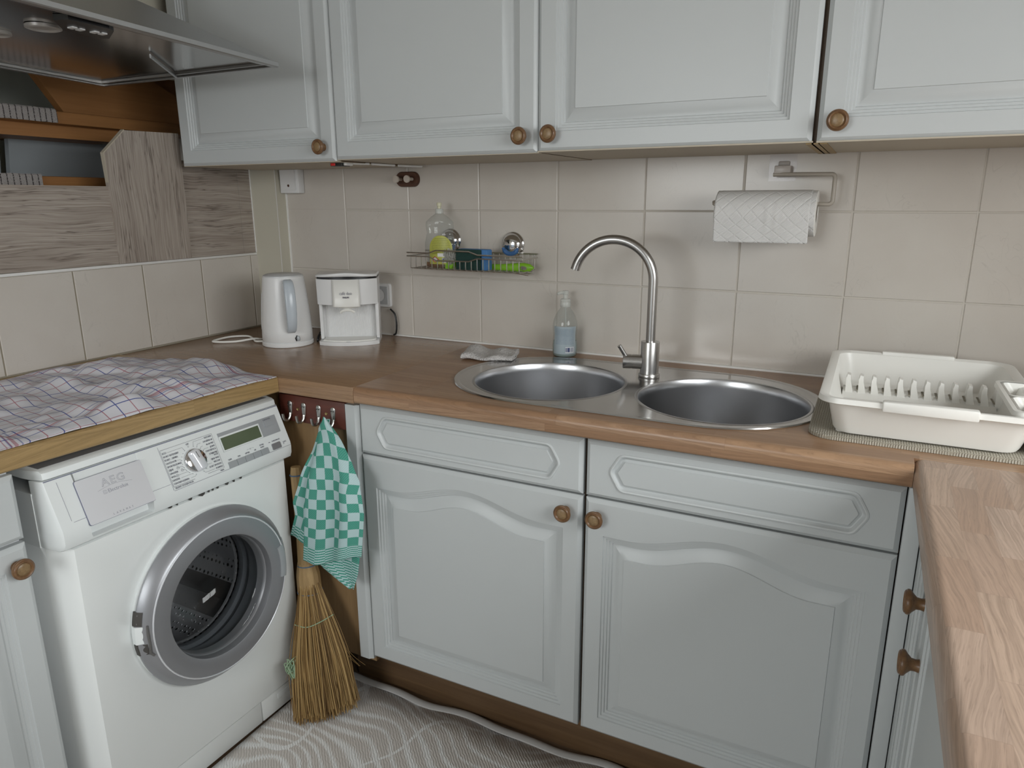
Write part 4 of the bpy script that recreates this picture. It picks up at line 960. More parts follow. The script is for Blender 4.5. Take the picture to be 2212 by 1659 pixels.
# maker's lettering etched on the drawer plate
bm = NB()
def outline_text(body, size, u, v, d, sx=1.0):
    cu = bpy.data.curves.new('t', 'FONT'); cu.body = body; cu.size = size; cu.fill_mode = 'NONE'; cu.bevel_depth = 0.00028; cu.bevel_resolution = 0; cu.resolution_u = 2; cu.align_x = 'CENTER'; cu.space_character = 1.15
    o = link(bpy.data.objects.new('t', cu)); dg = bpy.context.evaluated_depsgraph_get(); dg.update(); me = bpy.data.meshes.new_from_object(o.evaluated_get(dg))
    bpy.data.objects.remove(o); bpy.data.curves.remove(cu); me.transform(Matrix.Diagonal((sx, 1, 1, 1))); me.transform(FM(u, v, d)); bm.from_mesh(me); bpy.data.meshes.remove(me)
outline_text('AEG', 0.0215, 0.1300, 0.0535, 0.0043, 1.12)
add_text(bm, 'Electrolux', 0.0105, FM(0.1125, 0.0385, 0.0044), sx=0.98)
arc = [(0.094+0.072*k/24, 0.0445+0.0075*math.sin(PI*(0.12+0.80*k/24))) for k in range(25)]; tube(bm, [FP(a, b, 0.0044) for a, b in arc], 0.00022, 4)
sq = rrect(0.1035, 0.0385, 0.1100, 0.0450, 0.0003, 1); tube(bm, [FP(a, b, 0.0044) for a, b in sq], 0.00025, 4, closed=True)
tube(bm, [FP(0.1085, 0.0440, 0.0044), FP(0.1052, 0.0417, 0.0044), FP(0.1085, 0.0395, 0.0044)], 0.0003, 4)
for k, ch in enumerate('LAVAMAT'): add_text(bm, ch, 0.0058, FM(0.1060+k*0.0066, -0.0062, 0.0044), sx=0.8)
obj('lettering', bm, M_INKL, wm, False, 0, 'stuff')
# dark chips along the lower lip of the fascia
for u, w_, h_ in ((0.232, .010, .0022), (0.252, .004, .0022), (0.284, .008, .004), (0.310, .016, .0055), (0.334, .005, .003), (0.345, .005, .003), (0.358, .006, .003), (0.383, .009, .004), (0.405, .005, .004), (0.425, .006, .003), (0.592, .006, .004)):
    bm = NB(); z0 = 0.6915; P = [(u, z0+0.0008), (u+w_, z0+0.0008), (u+w_*0.85, z0-h_*0.55), (u+w_*0.5, z0-h_), (u+w_*0.15, z0-h_*0.5)]
    prism(bm, P, 'y', 0.0012 if u < 0.58 else 0.012, -0.0018 if u < 0.58 else 0.004); obj('paint_chip', bm, M_RUST, wm, False, 0)
# door: pale mounting ring, silver ring, handle, glass bowl, gasket, drum
bm = NB(); rings(bm, [dcirc(0.206, 0.002), dcirc(0.206, -0.006), dcirc(0.202, -0.010), dcirc(0.190, -0.010)], False, False); obj('door_seat_ring', bm, M_WASHF, wm, False, 40)
DYc = -0.010
bm = NB(); prof = [(0.196, -0.008), (0.205, -0.010), (0.2075, -0.013), (0.2065, -0.018), (0.1900, -0.0370), (0.1850, -0.0408), (0.180, -0.0415), (0.1450, -0.0400), (0.1420, -0.0385), (0.1405, -0.032), (0.1395, -0.020)]
rings(bm, [dcirc(r, y) for r, y in prof], False, False); wd = obj('door', bm, M_SILVER, wm, False, 35)
bm = NB(); rings(bm, [dcirc(r, y) for r, y in ((0.1860, -0.0398), (0.1855, -0.0420), (0.1838, -0.0426), (0.1825, -0.0412))], False, False); obj('door_bead', bm, M_SATIN, wd, False, 40)
bm = NB(); rings(bm, [dcirc(r, y) for r, y in ((0.1398, -0.0220), (0.1375, -0.0190), (0.1365, -0.010), (0.1350, 0.004))], False, False); obj('inner_bezel', bm, M_SILVER, wd, False, 40)
bm = NB(); rings(bm, [dcirc(r, y) for r, y in ((0.1370, -0.015), (0.1320, -0.013), (0.1270, 0.010), (0.1120, 0.060), (0.0950, 0.088), (0.060, 0.104), (0.020, 0.110), (0.0005, 0.1105))], False, False); gl = obj('glass_bowl', bm, M_GLASS, wd, False, 60)
# handle at the right rim and the broken hinge cover at the left rim
def arcseg(a0, a1, r0, r1, y0, y1, n=12):
    b = NB(); L = []
    for k in range(n+1):
        a = math.radians(a0+(a1-a0)*k/n); c_, s__ = math.cos(a), math.sin(a)
        L.append([(DC[0]+r0*c_, y0, DC[1]+r0*s__), (DC[0]+r0*c_, y1, DC[1]+r0*s__), (DC[0]+r1*c_, y1*0.9, DC[1]+r1*s__), (DC[0]+r1*c_, y0, DC[1]+r1*s__)])
    rings(b, L, True, True); return b
def arcprof(a0, a1, prof_, n=12):
    b = NB(); rings(b, [[(DC[0]+r*math.cos(math.radians(a0+(a1-a0)*k/n)), y, DC[1]+r*math.sin(math.radians(a0+(a1-a0)*k/n))) for r, y in prof_] for k in range(n+1)], True, True); return b
obj('door_handle', arcprof(-11.5, 15.5, [(0.1690, -0.030), (0.1690, -0.0440), (0.1715, -0.0455), (0.1860, -0.0440), (0.2040, -0.0240), (0.2070, -0.0190), (0.2060, -0.012)]), M_SILVER2, wd, False, 40)
obj('hinge_gap', arcprof(163, 171.5, [(0.200, -0.010), (0.2005, -0.0265), (0.2085, -0.0150), (0.2080, -0.006)]), M_RUST, wd, False, 30)
obj('hinge_cover', arcprof(172, 183, [(0.196, -0.008), (0.1965, -0.0290), (0.2090, -0.0165), (0.2085, -0.006)]), M_WASHF, wd, False, 40)
obj('hinge_gap', arcprof(183.5, 191, [(0.194, -0.008), (0.1945, -0.0320), (0.2086, -0.0150), (0.2080, -0.006)]), M_RUST, wd, False, 30)
bm = NB(); pp = lambda a, r, y: (DC[0]+r*math.cos(math.radians(a)), y, DC[1]+r*math.sin(math.radians(a)))
tube(bm, [pp(171, .1935, -.0345), pp(177, .1925, -.0355), pp(184, .1920, -.0360), pp(190, .1945, -.0340), pp(192.5, .1905, -.0375)], [0.0022, 0.0030, 0.0026, 0.0034, 0.0028], 8); obj('hinge_hook', bm, mat('grey_hinge_metal', (0.16, 0.155, 0.15), 0.5, 0.5), wd)
# gasket and drum behind the glass
bm = NB(); rings(bm, [dcirc(r, y) for r, y in ((0.189, 0.004), (0.186, 0.010), (0.160, 0.012), (0.150, 0.018), (0.147, 0.045), (0.156, 0.050), (0.156, 0.062), (0.146, 0.066), (0.144, 0.078), (0.150, 0.086), (0.185, 0.100))], False, False); obj('gasket', bm, M_RUBBER, wm, False, 50)
bm = NB(); rings(bm, [dcirc(r, y) for r, y in ((0.1435, 0.084), (0.1420, 0.088), (0.1435, 0.093), (0.225, 0.110), (0.232, 0.14), (0.232, 0.40), (0.215, 0.43), (0.10, 0.44), (0.0005, 0.42))], False, False); drum = obj('drum', bm, M_DRUM, wm, False, 40)
for a in (75, 195, 315):
    bm = NB(); L = []
    for y in (0.135, 0.16, 0.38, 0.41):
        s_ = 1.0 if 0.14 < y < 0.40 else 0.35
        L.append([(DC[0]+r*math.cos(math.radians(a+da)), y, DC[1]+r*math.sin(math.radians(a+da))) for da, r in ((-12, 0.231), (-5, 0.231-0.030*s_), (0, 0.231-0.055*s_), (5, 0.231-0.030*s_), (12, 0.231))])
    rings(bm, L, True, True, closed=False); obj('drum_paddle', bm, M_STEEL, drum, False, 50)

# ================================================================== CLOTH ON THE LEFT WORKTOP
def fold(x, y):
    s = 0.0045*math.sin(23*x+9*y+1.0)+0.004*math.sin(-14*x+31*y+0.4)+0.0035*math.sin(41*x+17*y)+0.003*math.sin(10*x-47*y+2.0)
    s += 0.006*math.sin(8*x+5*y+2.2)+0.0014*math.sin(70*x-52*y+3*math.sin(19*y))+0.0012*math.sin(38*x+88*y+2*math.sin(23*x))
    return s
def lc(u, v):
    # u: from the wall to the front edge, v: away from the corner towards the camera side
    A, B, C_, D = Vector((-0.094, -0.640)), Vector((0.500, -0.613)), Vector((0.473, -1.300)), Vector((-0.085, -1.180))
    p = (A*(1-u)+B*u)*(1-v)+(D*(1-u)+C_*u)*v
    # scalloped edges
    p.y += 0.060*math.sin(PI*min(1, u*1.05))**1.4*(1-v)**4 + 0.006*math.sin(u*21)*(1-v)
    p.x += 0.0035*math.sin(v*17+1)*(u**4) + 0.010*math.sin(v*13)*((1-u)**3) * (1 if v > 0.03 else 0)
    e = min(1, min(v, 1-v)/0.09)*min(1, min(u, 1-u)/0.09)
    h = fold(p.x, p.y)*1.35
    z = ZT+0.0024+max(0.0, (h+0.0105))*(0.10+0.90*e) + 0.010*e*math.exp(-((u-0.42)/0.35)**2-((v-0.18)/0.2)**2)
    xe = 0.4975-0.0535*(-p.y-0.6012)
    p.x = min(p.x, xe+0.0035)
    return (max(p.x, XL+0.006), p.y, z)
bm = NB(); grid(bm, 130, 150, lc, lambda u, v: (0.02+u*0.62, 0.02+v*0.68))
o = obj('tea_towel', bm, M_PANE, None, smooth=60); solid(o, 0.0016, 1)
tag(o, 'white tea towel with blue and red windowpane lines spread above the washing machine', 'tea towel')

# ================================================================== KETTLE
kt = thing('kettle', 'white plastic cordless kettle with grey-blue handle in the corner', 'kettle', (0.2085, -0.2600, ZT))
bm = NB(); lathe(bm, [(0.0745, 0.0), (0.0765, 0.002), (0.0765, 0.0115), (0.0750, 0.0135), (0.060, 0.0138)], 56); obj('power_base', bm, M_WHITE, kt)
bm = NB(); lathe(bm, [(0.072, 0.0134), (0.0735, 0.0160)], 56); obj('base_gap', bm, M_WHITE, kt)
bm = NB(); lathe(bm, [(0.0740, 0.0160), (0.0750, 0.0175), (0.0748, 0.0400), (0.0741, 0.0404), (0.0741, 0.0412), (0.0746, 0.0416), (0.0725, 0.080), (0.0685, 0.130), (0.0640, 0.175), (0.0605, 0.2055), (0.0595, 0.2085), (0.058, 0.2092)], 56); kb = obj('body', bm, M_WHITE, kt)
bm = NB(); lathe(bm, [(0.0585, 0.2085), (0.0580, 0.2120), (0.0520, 0.2155), (0.0400, 0.2160), (0.0385, 0.2170), (0.020, 0.2172), (0, 0.2172)], 48); obj('lid', bm, M_GREYL, kt)
az = math.radians(-37); hdv = Vector((math.cos(az), math.sin(az), 0)); prp = Vector((-hdv.y, hdv.x, 0))
def rk(z): 
    T = [(0.04, .0746), (0.08, .0725), (0.13, .0685), (0.175, .0640), (0.2055, .0605)]
    for (z0, r0_), (z1, r1_) in zip(T, T[1:]):
        if z <= z1: return r0_+(r1_-r0_)*(z-z0)/(z1-z0)
    return .06
HPt = smoothpath([hdv*(rk(.195)-0.004)+Vector((0, 0, .196)), hdv*(rk(.19)+0.018)+Vector((0, 0, .196)), hdv*(rk(.16)+0.030)+Vector((0, 0, .175)), hdv*(rk(.12)+0.034)+Vector((0, 0, .130)), hdv*(rk(.09)+0.030)+Vector((0, 0, .088)), hdv*(rk(.06)+0.016)+Vector((0, 0, .058)), hdv*(rk(.05)-0.003)+Vector((0, 0, .052))], 6)
bm = NB(); L = []
for i, p in enumerate(HPt):
    t_ = (HPt[min(i+1, len(HPt)-1)]-HPt[max(i-1, 0)]).normalized(); nn = prp.cross(t_).normalized(); k = i/(len(HPt)-1); w_ = 0.0115+0.004*math.sin(PI*min(1, k*1.1))
    L.append([p+prp*(w_*a)+nn*(0.0075*b) for a, b in ((-1, -.55), (-.75, -1), (.75, -1), (1, -.55), (1, .55), (.75, 1), (-.75, 1), (-1, .55))])
rings(bm, L, True, True); obj('handle', bm, M_GREYW, kt, smooth=50)
a2 = math.radians(-37+20); swp = hdv
bm = NB()
def kpt(az_, z, d=0.0): 
    r_ = (0.0748 if z < 0.04 else rk(z))+d; return (r_*math.cos(az_), r_*math.sin(az_), z)
a3 = math.radians(-23); tube(bm, [kpt(a3, .021, .000), kpt(a3, .028, .0012), kpt(a3, .034, .0005)], [0.0065, 0.0072, 0.005], 14, flat=0.8); sw = obj('switch', bm, M_SILVER2, kt)
bm = NB(); tube(bm, [kpt(a3-0.06, .020, .001), kpt(a3-0.10, .028, .0022), kpt(a3-0.03, .036, .001)], 0.0022, 10); obj('switch_rim', bm, M_BLACK, sw)
bm = NB(); L = []
for k in range(13):
    z = 0.050+0.110*k/12; L.append([kpt(math.radians(-37-100+d), z, 0.0012) for d in (-9, -6, -3, 0, 3, 6, 9)])
rings(bm, L, closed=False); o = obj('water_window', bm, M_GREYL, kt); solid(o, 0.002, -1)
bm = NB(); tube(bm, smoothpath([(0.139, -0.285, ZT+0.006), (0.105, -0.292, ZT+0.004), (0.062, -0.262, ZT+0.0035), (0.010, -0.238, ZT+0.0035), (-0.030, -0.275, ZT+0.0035), (-0.022, -0.345, ZT+0.0035), (0.005, -0.352, ZT+0.0035), (0.050, -0.322, ZT+0.0036), (0.088, -0.282, ZT+0.009), (0.095, -0.250, ZT+0.004), (0.06, -0.14, ZT+0.0035), (0.02, -0.06, ZT+0.0035)], 8), 0.0032, 8)
tag(obj('power_cord', bm, M_WHITE2), 'white kettle cord looped on the corner worktop', 'cord')

# ================================================================== COFFEE MAKER
cm = thing('coffee_maker', 'white two-cup coffee maker with ribbed back beside the kettle', 'coffee maker', (0.3880, -0.1850, ZT), math.radians(32.7))
HW = 0.0905
def front_poly(hw, yb, yf, bulge, n=14, r=0.012):
    P = [(hw, yb), (-hw, yb)]
    for k in range(n+1):
        x = -hw+2*hw*k/n; P.append((x, yf-bulge*(1-(x/hw)**2)**0.8))
    return P
def slab(P0, z0, P1, z1, bev=0.0):
    b = NB(); rings(b, [[(x, y, z0) for x, y in P0], [(x, y, z1) for x, y in P1]], True, True)
    if bev: bevel_all(b, bev, 2, 40)
    return b
obj('drip_base', slab(front_poly(HW, 0.105, -0.002, 0.030), 0.0, front_poly(HW, 0.105, -0.002, 0.030), 0.0115, 0.003), M_WHITE, cm)
obj('drip_tray', slab(front_poly(HW-0.010, 0.05, 0.003, 0.028), 0.011, front_poly(HW-0.012, 0.05, 0.005, 0.028), 0.0150, 0.0015), M_WHITE2, cm)
obj('tray_notch', BOX((-0.006, -0.0285, 0.0118), (0.006, -0.0240, 0.0128)), M_GREYL, cm)
bm = NB(); box(bm, (-HW, 0.030, 0.0125), (-HW+0.010, 0.105, 0.15), 0.002); obj('side_wall', bm, M_WHITE, cm)
bm = NB(); box(bm, (HW-0.010, 0.030, 0.0125), (HW, 0.105, 0.15), 0.002); obj('side_wall', bm, M_WHITE, cm)
bm = NB(); box(bm, (-HW+0.009, 0.055, 0.0125), (HW-0.009, 0.105, 0.15)); obj('rear_body', bm, M_WHITE, cm)
for k in range(34):
    x = -0.074+0.148*k/33; tube_b = NB(); lathe(tube_b, [(0.0014, 0.018), (0.0014, 0.148)], 6, (x, 0.0552, 0), cap0=False, cap1=False); obj('rib', tube_b, M_WHITE, cm)
hp0 = front_poly(HW, 0.105, 0.012, 0.034, 20); hp1 = front_poly(HW+0.0008, 0.105, 0.010, 0.036, 20)
obj('brew_head', slab(hp0, 0.124, hp1, 0.2010, 0.002), M_WHITE, cm)
bm = NB()
def hf(x, z, d=0.0012): return (x, 0.011-0.035*(1-(x/(HW+.0004))**2)**0.8-d, z)
L = [[hf(-0.040+0.080*k/10, z) for k in range(11)] for z in (0.1185, 0.121, 0.2000)]
rings(bm, L, closed=False); o = obj('front_plate', bm, M_WHITE2, cm); solid(o, 0.003, 1)
bm = NB(); lathe(bm, [(0.034, 0.126), (0.036, 0.118), (0.030, 0.112), (0.015, 0.110), (0, 0.110)], 30, (0, 0.016, 0)); nz_ = obj('filter_holder', bm, M_WHITE2, cm)
bm = NB(); tube(bm, smoothpath([(-0.021, -0.012, 0.101), (-0.012, -0.014, 0.1065), (0, -0.015, 0.1080), (0.012, -0.014, 0.1065), (0.021, -0.012, 0.101)], 5), 0.0042, 10); obj('twin_spout', bm, M_WHITE2, nz_)
obj('dark_gap', slab(front_poly(HW-0.002, 0.104, 0.014, 0.034, 20), 0.2005, front_poly(HW-0.002, 0.104, 0.014, 0.034, 20), 0.2090), M_BLACK, cm)
# lid, arched in the middle
bm = NB(); L = []
for s_, dz in ((0.96, 0.0), (1.005, 0.001), (1.01, 0.004), (0.98, 0.0078), (0.80, 0.0095), (0.4, 0.0105)):
    L.append([(x*s_, 0.045+(y-0.045)*s_, 0.2065+dz+0.0060*math.cos(x/HW*PI*0.5)**2*(1 if dz else 0.55)) for x, y in front_poly(HW, 0.105, 0.010, 0.036, 20)])
rings(bm, L, False, True); obj('lid', bm, M_WHITE, cm, smooth=40)
bm = NB(); CM = Matrix.Translation((0, -0.0302, 0.1560)) @ Matrix.Rotation(PI/2, 4, 'X'); add_text(bm, 'café duo', 0.0135, CM, 'CENTER', sx=0.80); obj('lettering', bm, M_INKL, cm, smooth=0)
bm = NB(); CM = Matrix.Translation((0, -0.0302, 0.1460)) @ Matrix.Rotation(PI/2, 4, 'X'); add_text(bm, 'PHILIPS', 0.0062, CM, 'CENTER', sx=0.95, bold=0.0002); obj('lettering', bm, M_INK, cm, smooth=0)
bm = NB(); tube(bm, smoothpath([(0.225, -0.05, ZT+0.004), (0.238, -0.10, ZT+0.0035), (0.252, -0.150, ZT+0.012), (0.268, -0.186, ZT+0.020), (0.277, -0.204, ZT+0.008), (0.271, -0.196, ZT+0.0035), (0.256, -0.165, ZT+0.024), (0.240, -0.12, ZT+0.006), (0.215, -0.05, ZT+0.004)], 8), 0.0030, 8)
tag(obj('power_cord', bm, M_BLACK), 'black cord bunched between kettle and coffee maker', 'cord')
bm = NB(); tube(bm, smoothpath([(0.430, -0.014, ZT+0.004), (0.440, -0.014, ZT+0.012), (0.4440, -0.015, ZT+0.042), (0.438, -0.014, ZT+0.072), (0.420, -0.012, ZT+0.088)], 8), 0.0030, 8)
tag(obj('power_cord', bm, M_BLACK), 'dark cord curving up beside the coffee maker to the wall socket', 'cord')

# ================================================================== WALL FITTINGS
so = thing('wall_socket', 'grey double-framed wall socket beside the coffee maker', 'socket', (0.3790, 0.0, 1.0310))
bm = NB(); q = rrect(-0.0405, -0.0385, 0.0405, 0.0385, 0.008, 5); rings(bm, [[(a, 0.0005, b) for a, b in q], [(a, -0.006, b) for a, b in q], [(a*0.965, -0.0095, b*0.965) for a, b in q]], False, True); obj('frame', bm, M_WHITE, so)
bm = NB(); q = rrect(-0.0300, -0.0290, 0.0300, 0.0290, 0.002, 3); rings(bm, [[(a, -0.0090, b) for a, b in q], [(a, -0.0115, b) for a, b in q]], False, False)
n_ = len(q); cr = [(0.0205*math.cos(2*PI*k/n_+PI/4), 0.0205*math.sin(2*PI*k/n_+PI/4)) for k in range(n_)]
rings(bm, [[(a, -0.0115, b) for a, b in q], [(a, -0.0115, b) for a, b in cr], [(a*0.97, -0.0010, b*0.97) for a, b in cr]], False, True); fc = obj('face', bm, M_SOCK, so, smooth=30)
for dx in (-0.0095, 0.0095):
    bm = NB(); lathe(bm, [(0.0027, -0.0022), (0, -0.0022)], 14, (dx, 0, 0), 'y'); obj('pin_hole_shade', bm, M_RUST, fc)  # dark discs painted as the shade inside the pin holes
bm = NB(); lathe(bm, [(0.0024, -0.0026), (0, -0.0028)], 12, (0.0, 0, 0.0005), 'y'); obj('screw', bm, M_RUST, fc)
sw_ = thing('light_switch', 'white square rocker switch in the tiled corner below the wall cupboard', 'switch', (0.0425, -0.0005, 1.3925))
bm = NB(); box(bm, (-0.041, -0.028, -0.0385), (0.041, 0.0, 0.0385), 0.003); obj('frame', bm, M_WHITE, sw_)
bm = NB(); L = [[(-0.031, -0.0275, -0.028), (0.031, -0.0275, -0.028), (0.031, -0.0275, 0.036), (-0.031, -0.0275, 0.036)], [(-0.031, -0.031, -0.028), (0.031, -0.031, -0.028), (0.031, -0.036, 0.036), (-0.031, -0.036, 0.036)]]; rings(bm, L, False, True); rk_ = obj('rocker', bm, M_WHITE, sw_, smooth=0)
bm = NB(); lathe(bm, [(0.0045, -0.0320), (0.0035, -0.0335), (0, -0.0338)], 14, (0.0, 0, -0.014), 'y'); obj('indicator', bm, M_WALNUT, rk_)
pg = thing('peg_rail', 'small walnut plate with two pale pegs on the tiles', 'hook rail', (0.5030, -0.0005, 1.3925))
bm = NB(); q = rrect(-0.0410, -0.0225, 0.0410, 0.0225, 0.0215, 8); rings(bm, [[(a, 0.0, b) for a, b in q], [(a, -0.009, b) for a, b in q], [(a*0.97, -0.0115, b*0.95) for a, b in q]], False, True); obj('plate', bm, M_WALNUT, pg)
for dx in (-0.020, 0.020):
    bm = NB(); lathe(bm, [(0.0050, -0.010), (0.0048, -0.034), (0.0105, -0.036), (0.0112, -0.039), (0.0105, -0.0425), (0, -0.0430)], 24, (dx, 0, 0.0), 'y'); obj('peg', bm, M_PEG, pg)
ps = thing('switch_adapter', 'black plug switch with red rocker under the wall cupboards', 'switch', (0.4700, -0.2800, 1.4310))
obj('body', BOX((-0.022, -0.014, -0.0105), (0.020, 0.02, 0.0008), 0.002), M_BLACK, ps); obj('rocker', BOX((-0.019, -0.0155, -0.0090), (-0.004, -0.013, -0.0025), 0.001), M_RED, ps)
obj('plug_end', BOX((0.0205, -0.010, -0.0090), (0.030, 0.02, 0.0006), 0.002), M_WHITE, ps)
cr_ = thing('cable_raceway', 'white cable clipped along the cupboard underside in three lengths', 'cable', (0.50, -0.2, 1.4290))
for a, b in (((0.500, -0.262, 1.4285), (0.520, -0.215, 1.4285)), ((0.523, -0.208, 1.4285), (0.545, -0.130, 1.4270)), ((0.549, -0.118, 1.4270), (0.572, -0.030, 1.4275))):
    bm = NB(); tube(bm, [a, b], 0.0030, 8); obj('cable_length', bm, M_WHITE, cr_, True)
# paper-towel holder
ph = thing('paper_towel_holder', 'beige bent-tube paper towel holder hooked on the tiles', 'holder', (1.63, -0.02, 1.40))
bm = NB(); tube(bm, smoothpath([(1.5705, -0.030, 1.3865), (1.60, -0.034, 1.3865), (1.69, -0.062, 1.3845), (1.7035, -0.066, 1.3835), (1.7080, -0.068, 1.3780), (1.7085, -0.070, 1.365), (1.7085, -0.072, 1.330), (1.7075, -0.073, 1.3230), (1.7020, -0.073, 1.3190), (1.69, -0.073, 1.3185), (1.55, -0.073, 1.3185), (1.455, -0.073, 1.3185), (1.446, -0.071, 1.320), (1.443, -0.066, 1.324)], 6), 0.0048, 12); obj('tube_arm', bm, mat('beige_coated_tube', (0.40, 0.36, 0.31), 0.4), ph, True)
bm = NB(); box(bm, (1.556, -0.0012, 1.372), (1.618, 0.0002, 1.4330)); obj('adhesive_film', bm, M_FILM, ph, True)
bm = NB(); box(bm, (1.572, -0.034, 1.3880), (1.608, -0.001, 1.4070), 0.002); box(bm, (1.577, -0.008, 1.4070), (1.603, -0.001, 1.4180), 0.003); obj('clip', bm, mat('pale_clip', (0.50, 0.46, 0.43), 0.3), ph, True)
pr_ = thing('paper_towel_roll', 'white embossed paper towel roll on the wall holder', 'paper towel', (1.566, -0.073, 1.296))
def roll_uv(bm): pass
RX0, RX1, RY, RZ, RR = 1.4560, 1.6770, -0.073, 1.2970, 0.0520
bm = NB()
def rl(u, v): a = math.radians(-40+400*v); a = 2*PI*v; return (RX0+(RX1-RX0)*u, RY+RR*math.cos(a), RZ+RR*math.sin(a))
grid(bm, 24, 64, rl, lambda u, v: (u*0.221, v*2*PI*RR))
o = obj('roll', bm, M_PAPER, pr_, True, 60)
for x in (RX0, RX1):
    bm = NB(); lathe(bm, [(RR, x), (RR-0.002, x+(0.0015 if x == RX1 else -0.0015)), (0.0205, x+(0.001 if x == RX1 else -0.001)), (0.0200, x)], 48, (0, RY, RZ), 'x', cap0=False, cap1=False); obj('roll_end', bm, M_WHITE2, pr_, True, 40)
bm = NB(); lathe(bm, [(0.0205, RX0-0.001), (0.0205, RX1+0.001)], 32, (0, RY, RZ), 'x', cap0=False, cap1=False); obj('core', bm, M_CORE, pr_, True)
bm = NB()
def sh(u, v):
    x = RX0+(RX1-0.010-RX0)*u
    if v < 0.6:
        a = math.radians(95+105*(v/0.6)); r_ = RR+0.0010+0.0012*v; y, z = RY+r_*math.cos(a), RZ+r_*math.sin(a)
    else:
        k = (v-0.6)/0.4; a = math.radians(200); y, z = RY+(RR+0.0022)*math.cos(a)+0.004*k, RZ+(RR+.0022)*math.sin(a)-0.047*k
    y += -0.0016*math.exp(-((u-0.57)/0.02)**2)*max(0, 1-abs(v-0.55)/0.4)-0.0012*math.exp(-((u-0.66)/0.018)**2)*max(0, 1-abs(v-0.55)/0.4) + 0.0012*math.sin(u*14)*v**2
    return (x, y, z)
grid(bm, 60, 40, sh, lambda u, v: (u*0.213, v*0.155)); o = obj('loose_sheet', bm, M_PAPER, pr_, True, 60); solid(o, 0.0005, 1)

# ================================================================== SUCTION BASKET AND WHAT IS IN IT
bk = thing('suction_basket', 'stainless wire basket on chrome suction cups on the tiles', 'basket', (0.72, -0.055, 1.135))
Yb0, Yb1 = -0.012, -0.112
def wire(name, pts, r=0.0019, n=8, sm=0): 
    b = NB(); tube(b, smoothpath(pts, sm) if sm else pts, r, n); return obj(name, b, M_WIRE, bk, True)
def railpts(z, dz): return [(0.563, Yb1, z), (0.640, Yb1, z), (0.665, Yb1, z+dz), (0.775, Yb1, z+dz*0.9), (0.803, Yb1, z-0.001), (0.945, Yb1, z-0.002)]
wire('front_rail', railpts(1.1800, 0.0085), 0.0021); wire('front_rail', railpts(1.1700, -0.0110), 0.0021)
wire('back_rail', [(0.563, Yb0, 1.180), (0.945, Yb0, 1.180)], 0.0021)
for x in (0.563, 0.945): wire('side_rail', [(x, Yb1, 1.170), (x, Yb0, 1.170)], 0.0019)
for k in range(20):
    x = 0.575+0.360*k/19; zt = 1.170-(0.011 if 0.66 < x < 0.78 else (0.0 if x < 0.64 or x > 0.80 else 0.006))
    wire('upright', smoothpath([(x, Yb1, zt), (x, Yb1, 1.142), (x, Yb1+0.006, 1.1345), (x, -0.06, 1.134), (x, Yb0-0.004, 1.1345), (x, Yb0, 1.142), (x, Yb0, 1.180)], 3), 0.0015, 6)
for y in (Yb1+0.02, -0.06, Yb0-0.02): wire('floor_wire', [(0.573, y, 1.1320), (0.937, y, 1.1320)], 0.0016, 6)
wire('end_loop', [(0.900, -0.080, 1.131), (0.948, -0.080, 1.126), (0.948, -0.050, 1.126), (0.900, -0.050, 1.131)], 0.0022)
for cx, cz in ((0.862, 1.2045), (0.650, 1.2105)):
    bm = NB(); lathe(bm, [(0.0355, -0.0005), (0.0365, -0.003), (0.0355, -0.0055), (0.0330, -0.0065), (0.0310, -0.012), (0.024, -0.0215), (0.012, -0.0255), (0.0, -0.0265)], 44, (cx, 0, cz), 'y'); cu_ = obj('suction_cup', bm, M_CHROME, bk, True, 50)
    bm = NB(); q = [(cx+0.026*math.cos(math.radians(a)), cz+0.026*math.sin(math.radians(a))) for a in range(200, 341, 10)]; tube(bm, [(a, -0.0205, b) for a, b in q], [0.004]*2+[0.0065]*11+[0.004]*2, 10); obj('lever', bm, M_BLUEK, cu_, True)
    for dx in (-0.017, 0.017): wire('hanger', [(cx+dx, -0.018, cz-0.010), (cx+dx, -0.016, 1.185), (cx+dx, Yb0, 1.178), (cx+dx, Yb0, 1.160)], 0.0019)
# washing-up liquid bottle
bt = thing('dish_soap_bottle', 'nearly empty clear squeeze bottle with yellow label in the wire basket', 'bottle', (0.6490, -0.062, 1.1345))
BP = [(0.0300, 0.0), (0.0345, 0.004), (0.0360, 0.015), (0.0362, 0.045), (0.0355, 0.070), (0.0325, 0.088), (0.0300, 0.100), (0.0312, 0.112), (0.0325, 0.124), (0.0310, 0.136), (0.0240, 0.148), (0.0140, 0.156), (0.0105, 0.159)]
def bshape(z, a, d=0.0):
    for (r0_, z0), (r1_, z1) in zip(BP, BP[1:]):
        if z <= z1: r_ = r0_+(r1_-r0_)*(z-z0)/(z1-z0); break
    sy = 0.66+0.34*max(0, (z-0.12)/0.04); sy = min(sy, 1.0)
    sx = 1.45-0.45*max(0, min(1, (z-0.132)/0.022)); return ((r_*sx+d)*math.cos(a), (r_*sy+d)*math.sin(a), z)
bm = NB(); zz = [p[1] for p in BP]; zz = sorted(set(zz+[0.159*k/30 for k in range(31)])); rings(bm, [[bshape(z, 2*PI*k/44) for k in range(44)] for z in zz], True, True); obj('body', bm, M_PET, bt, smooth=60)
bm = NB(); rings(bm, [[bshape(z, 2*PI*k/44, -0.0012) for k in range(44)] for z in (0.001, 0.004, 0.008, 0.012, 0.015)], True, True); obj('liquid', bm, M_AMBER, bt, smooth=60)
bm = NB(); lathe(bm, [(0.0105, 0.157), (0.0118, 0.1575), (0.0118, 0.170), (0.0108, 0.1715), (0.006, 0.172)], 28); cp_ = obj('cap', bm, M_TRANSP, bt)
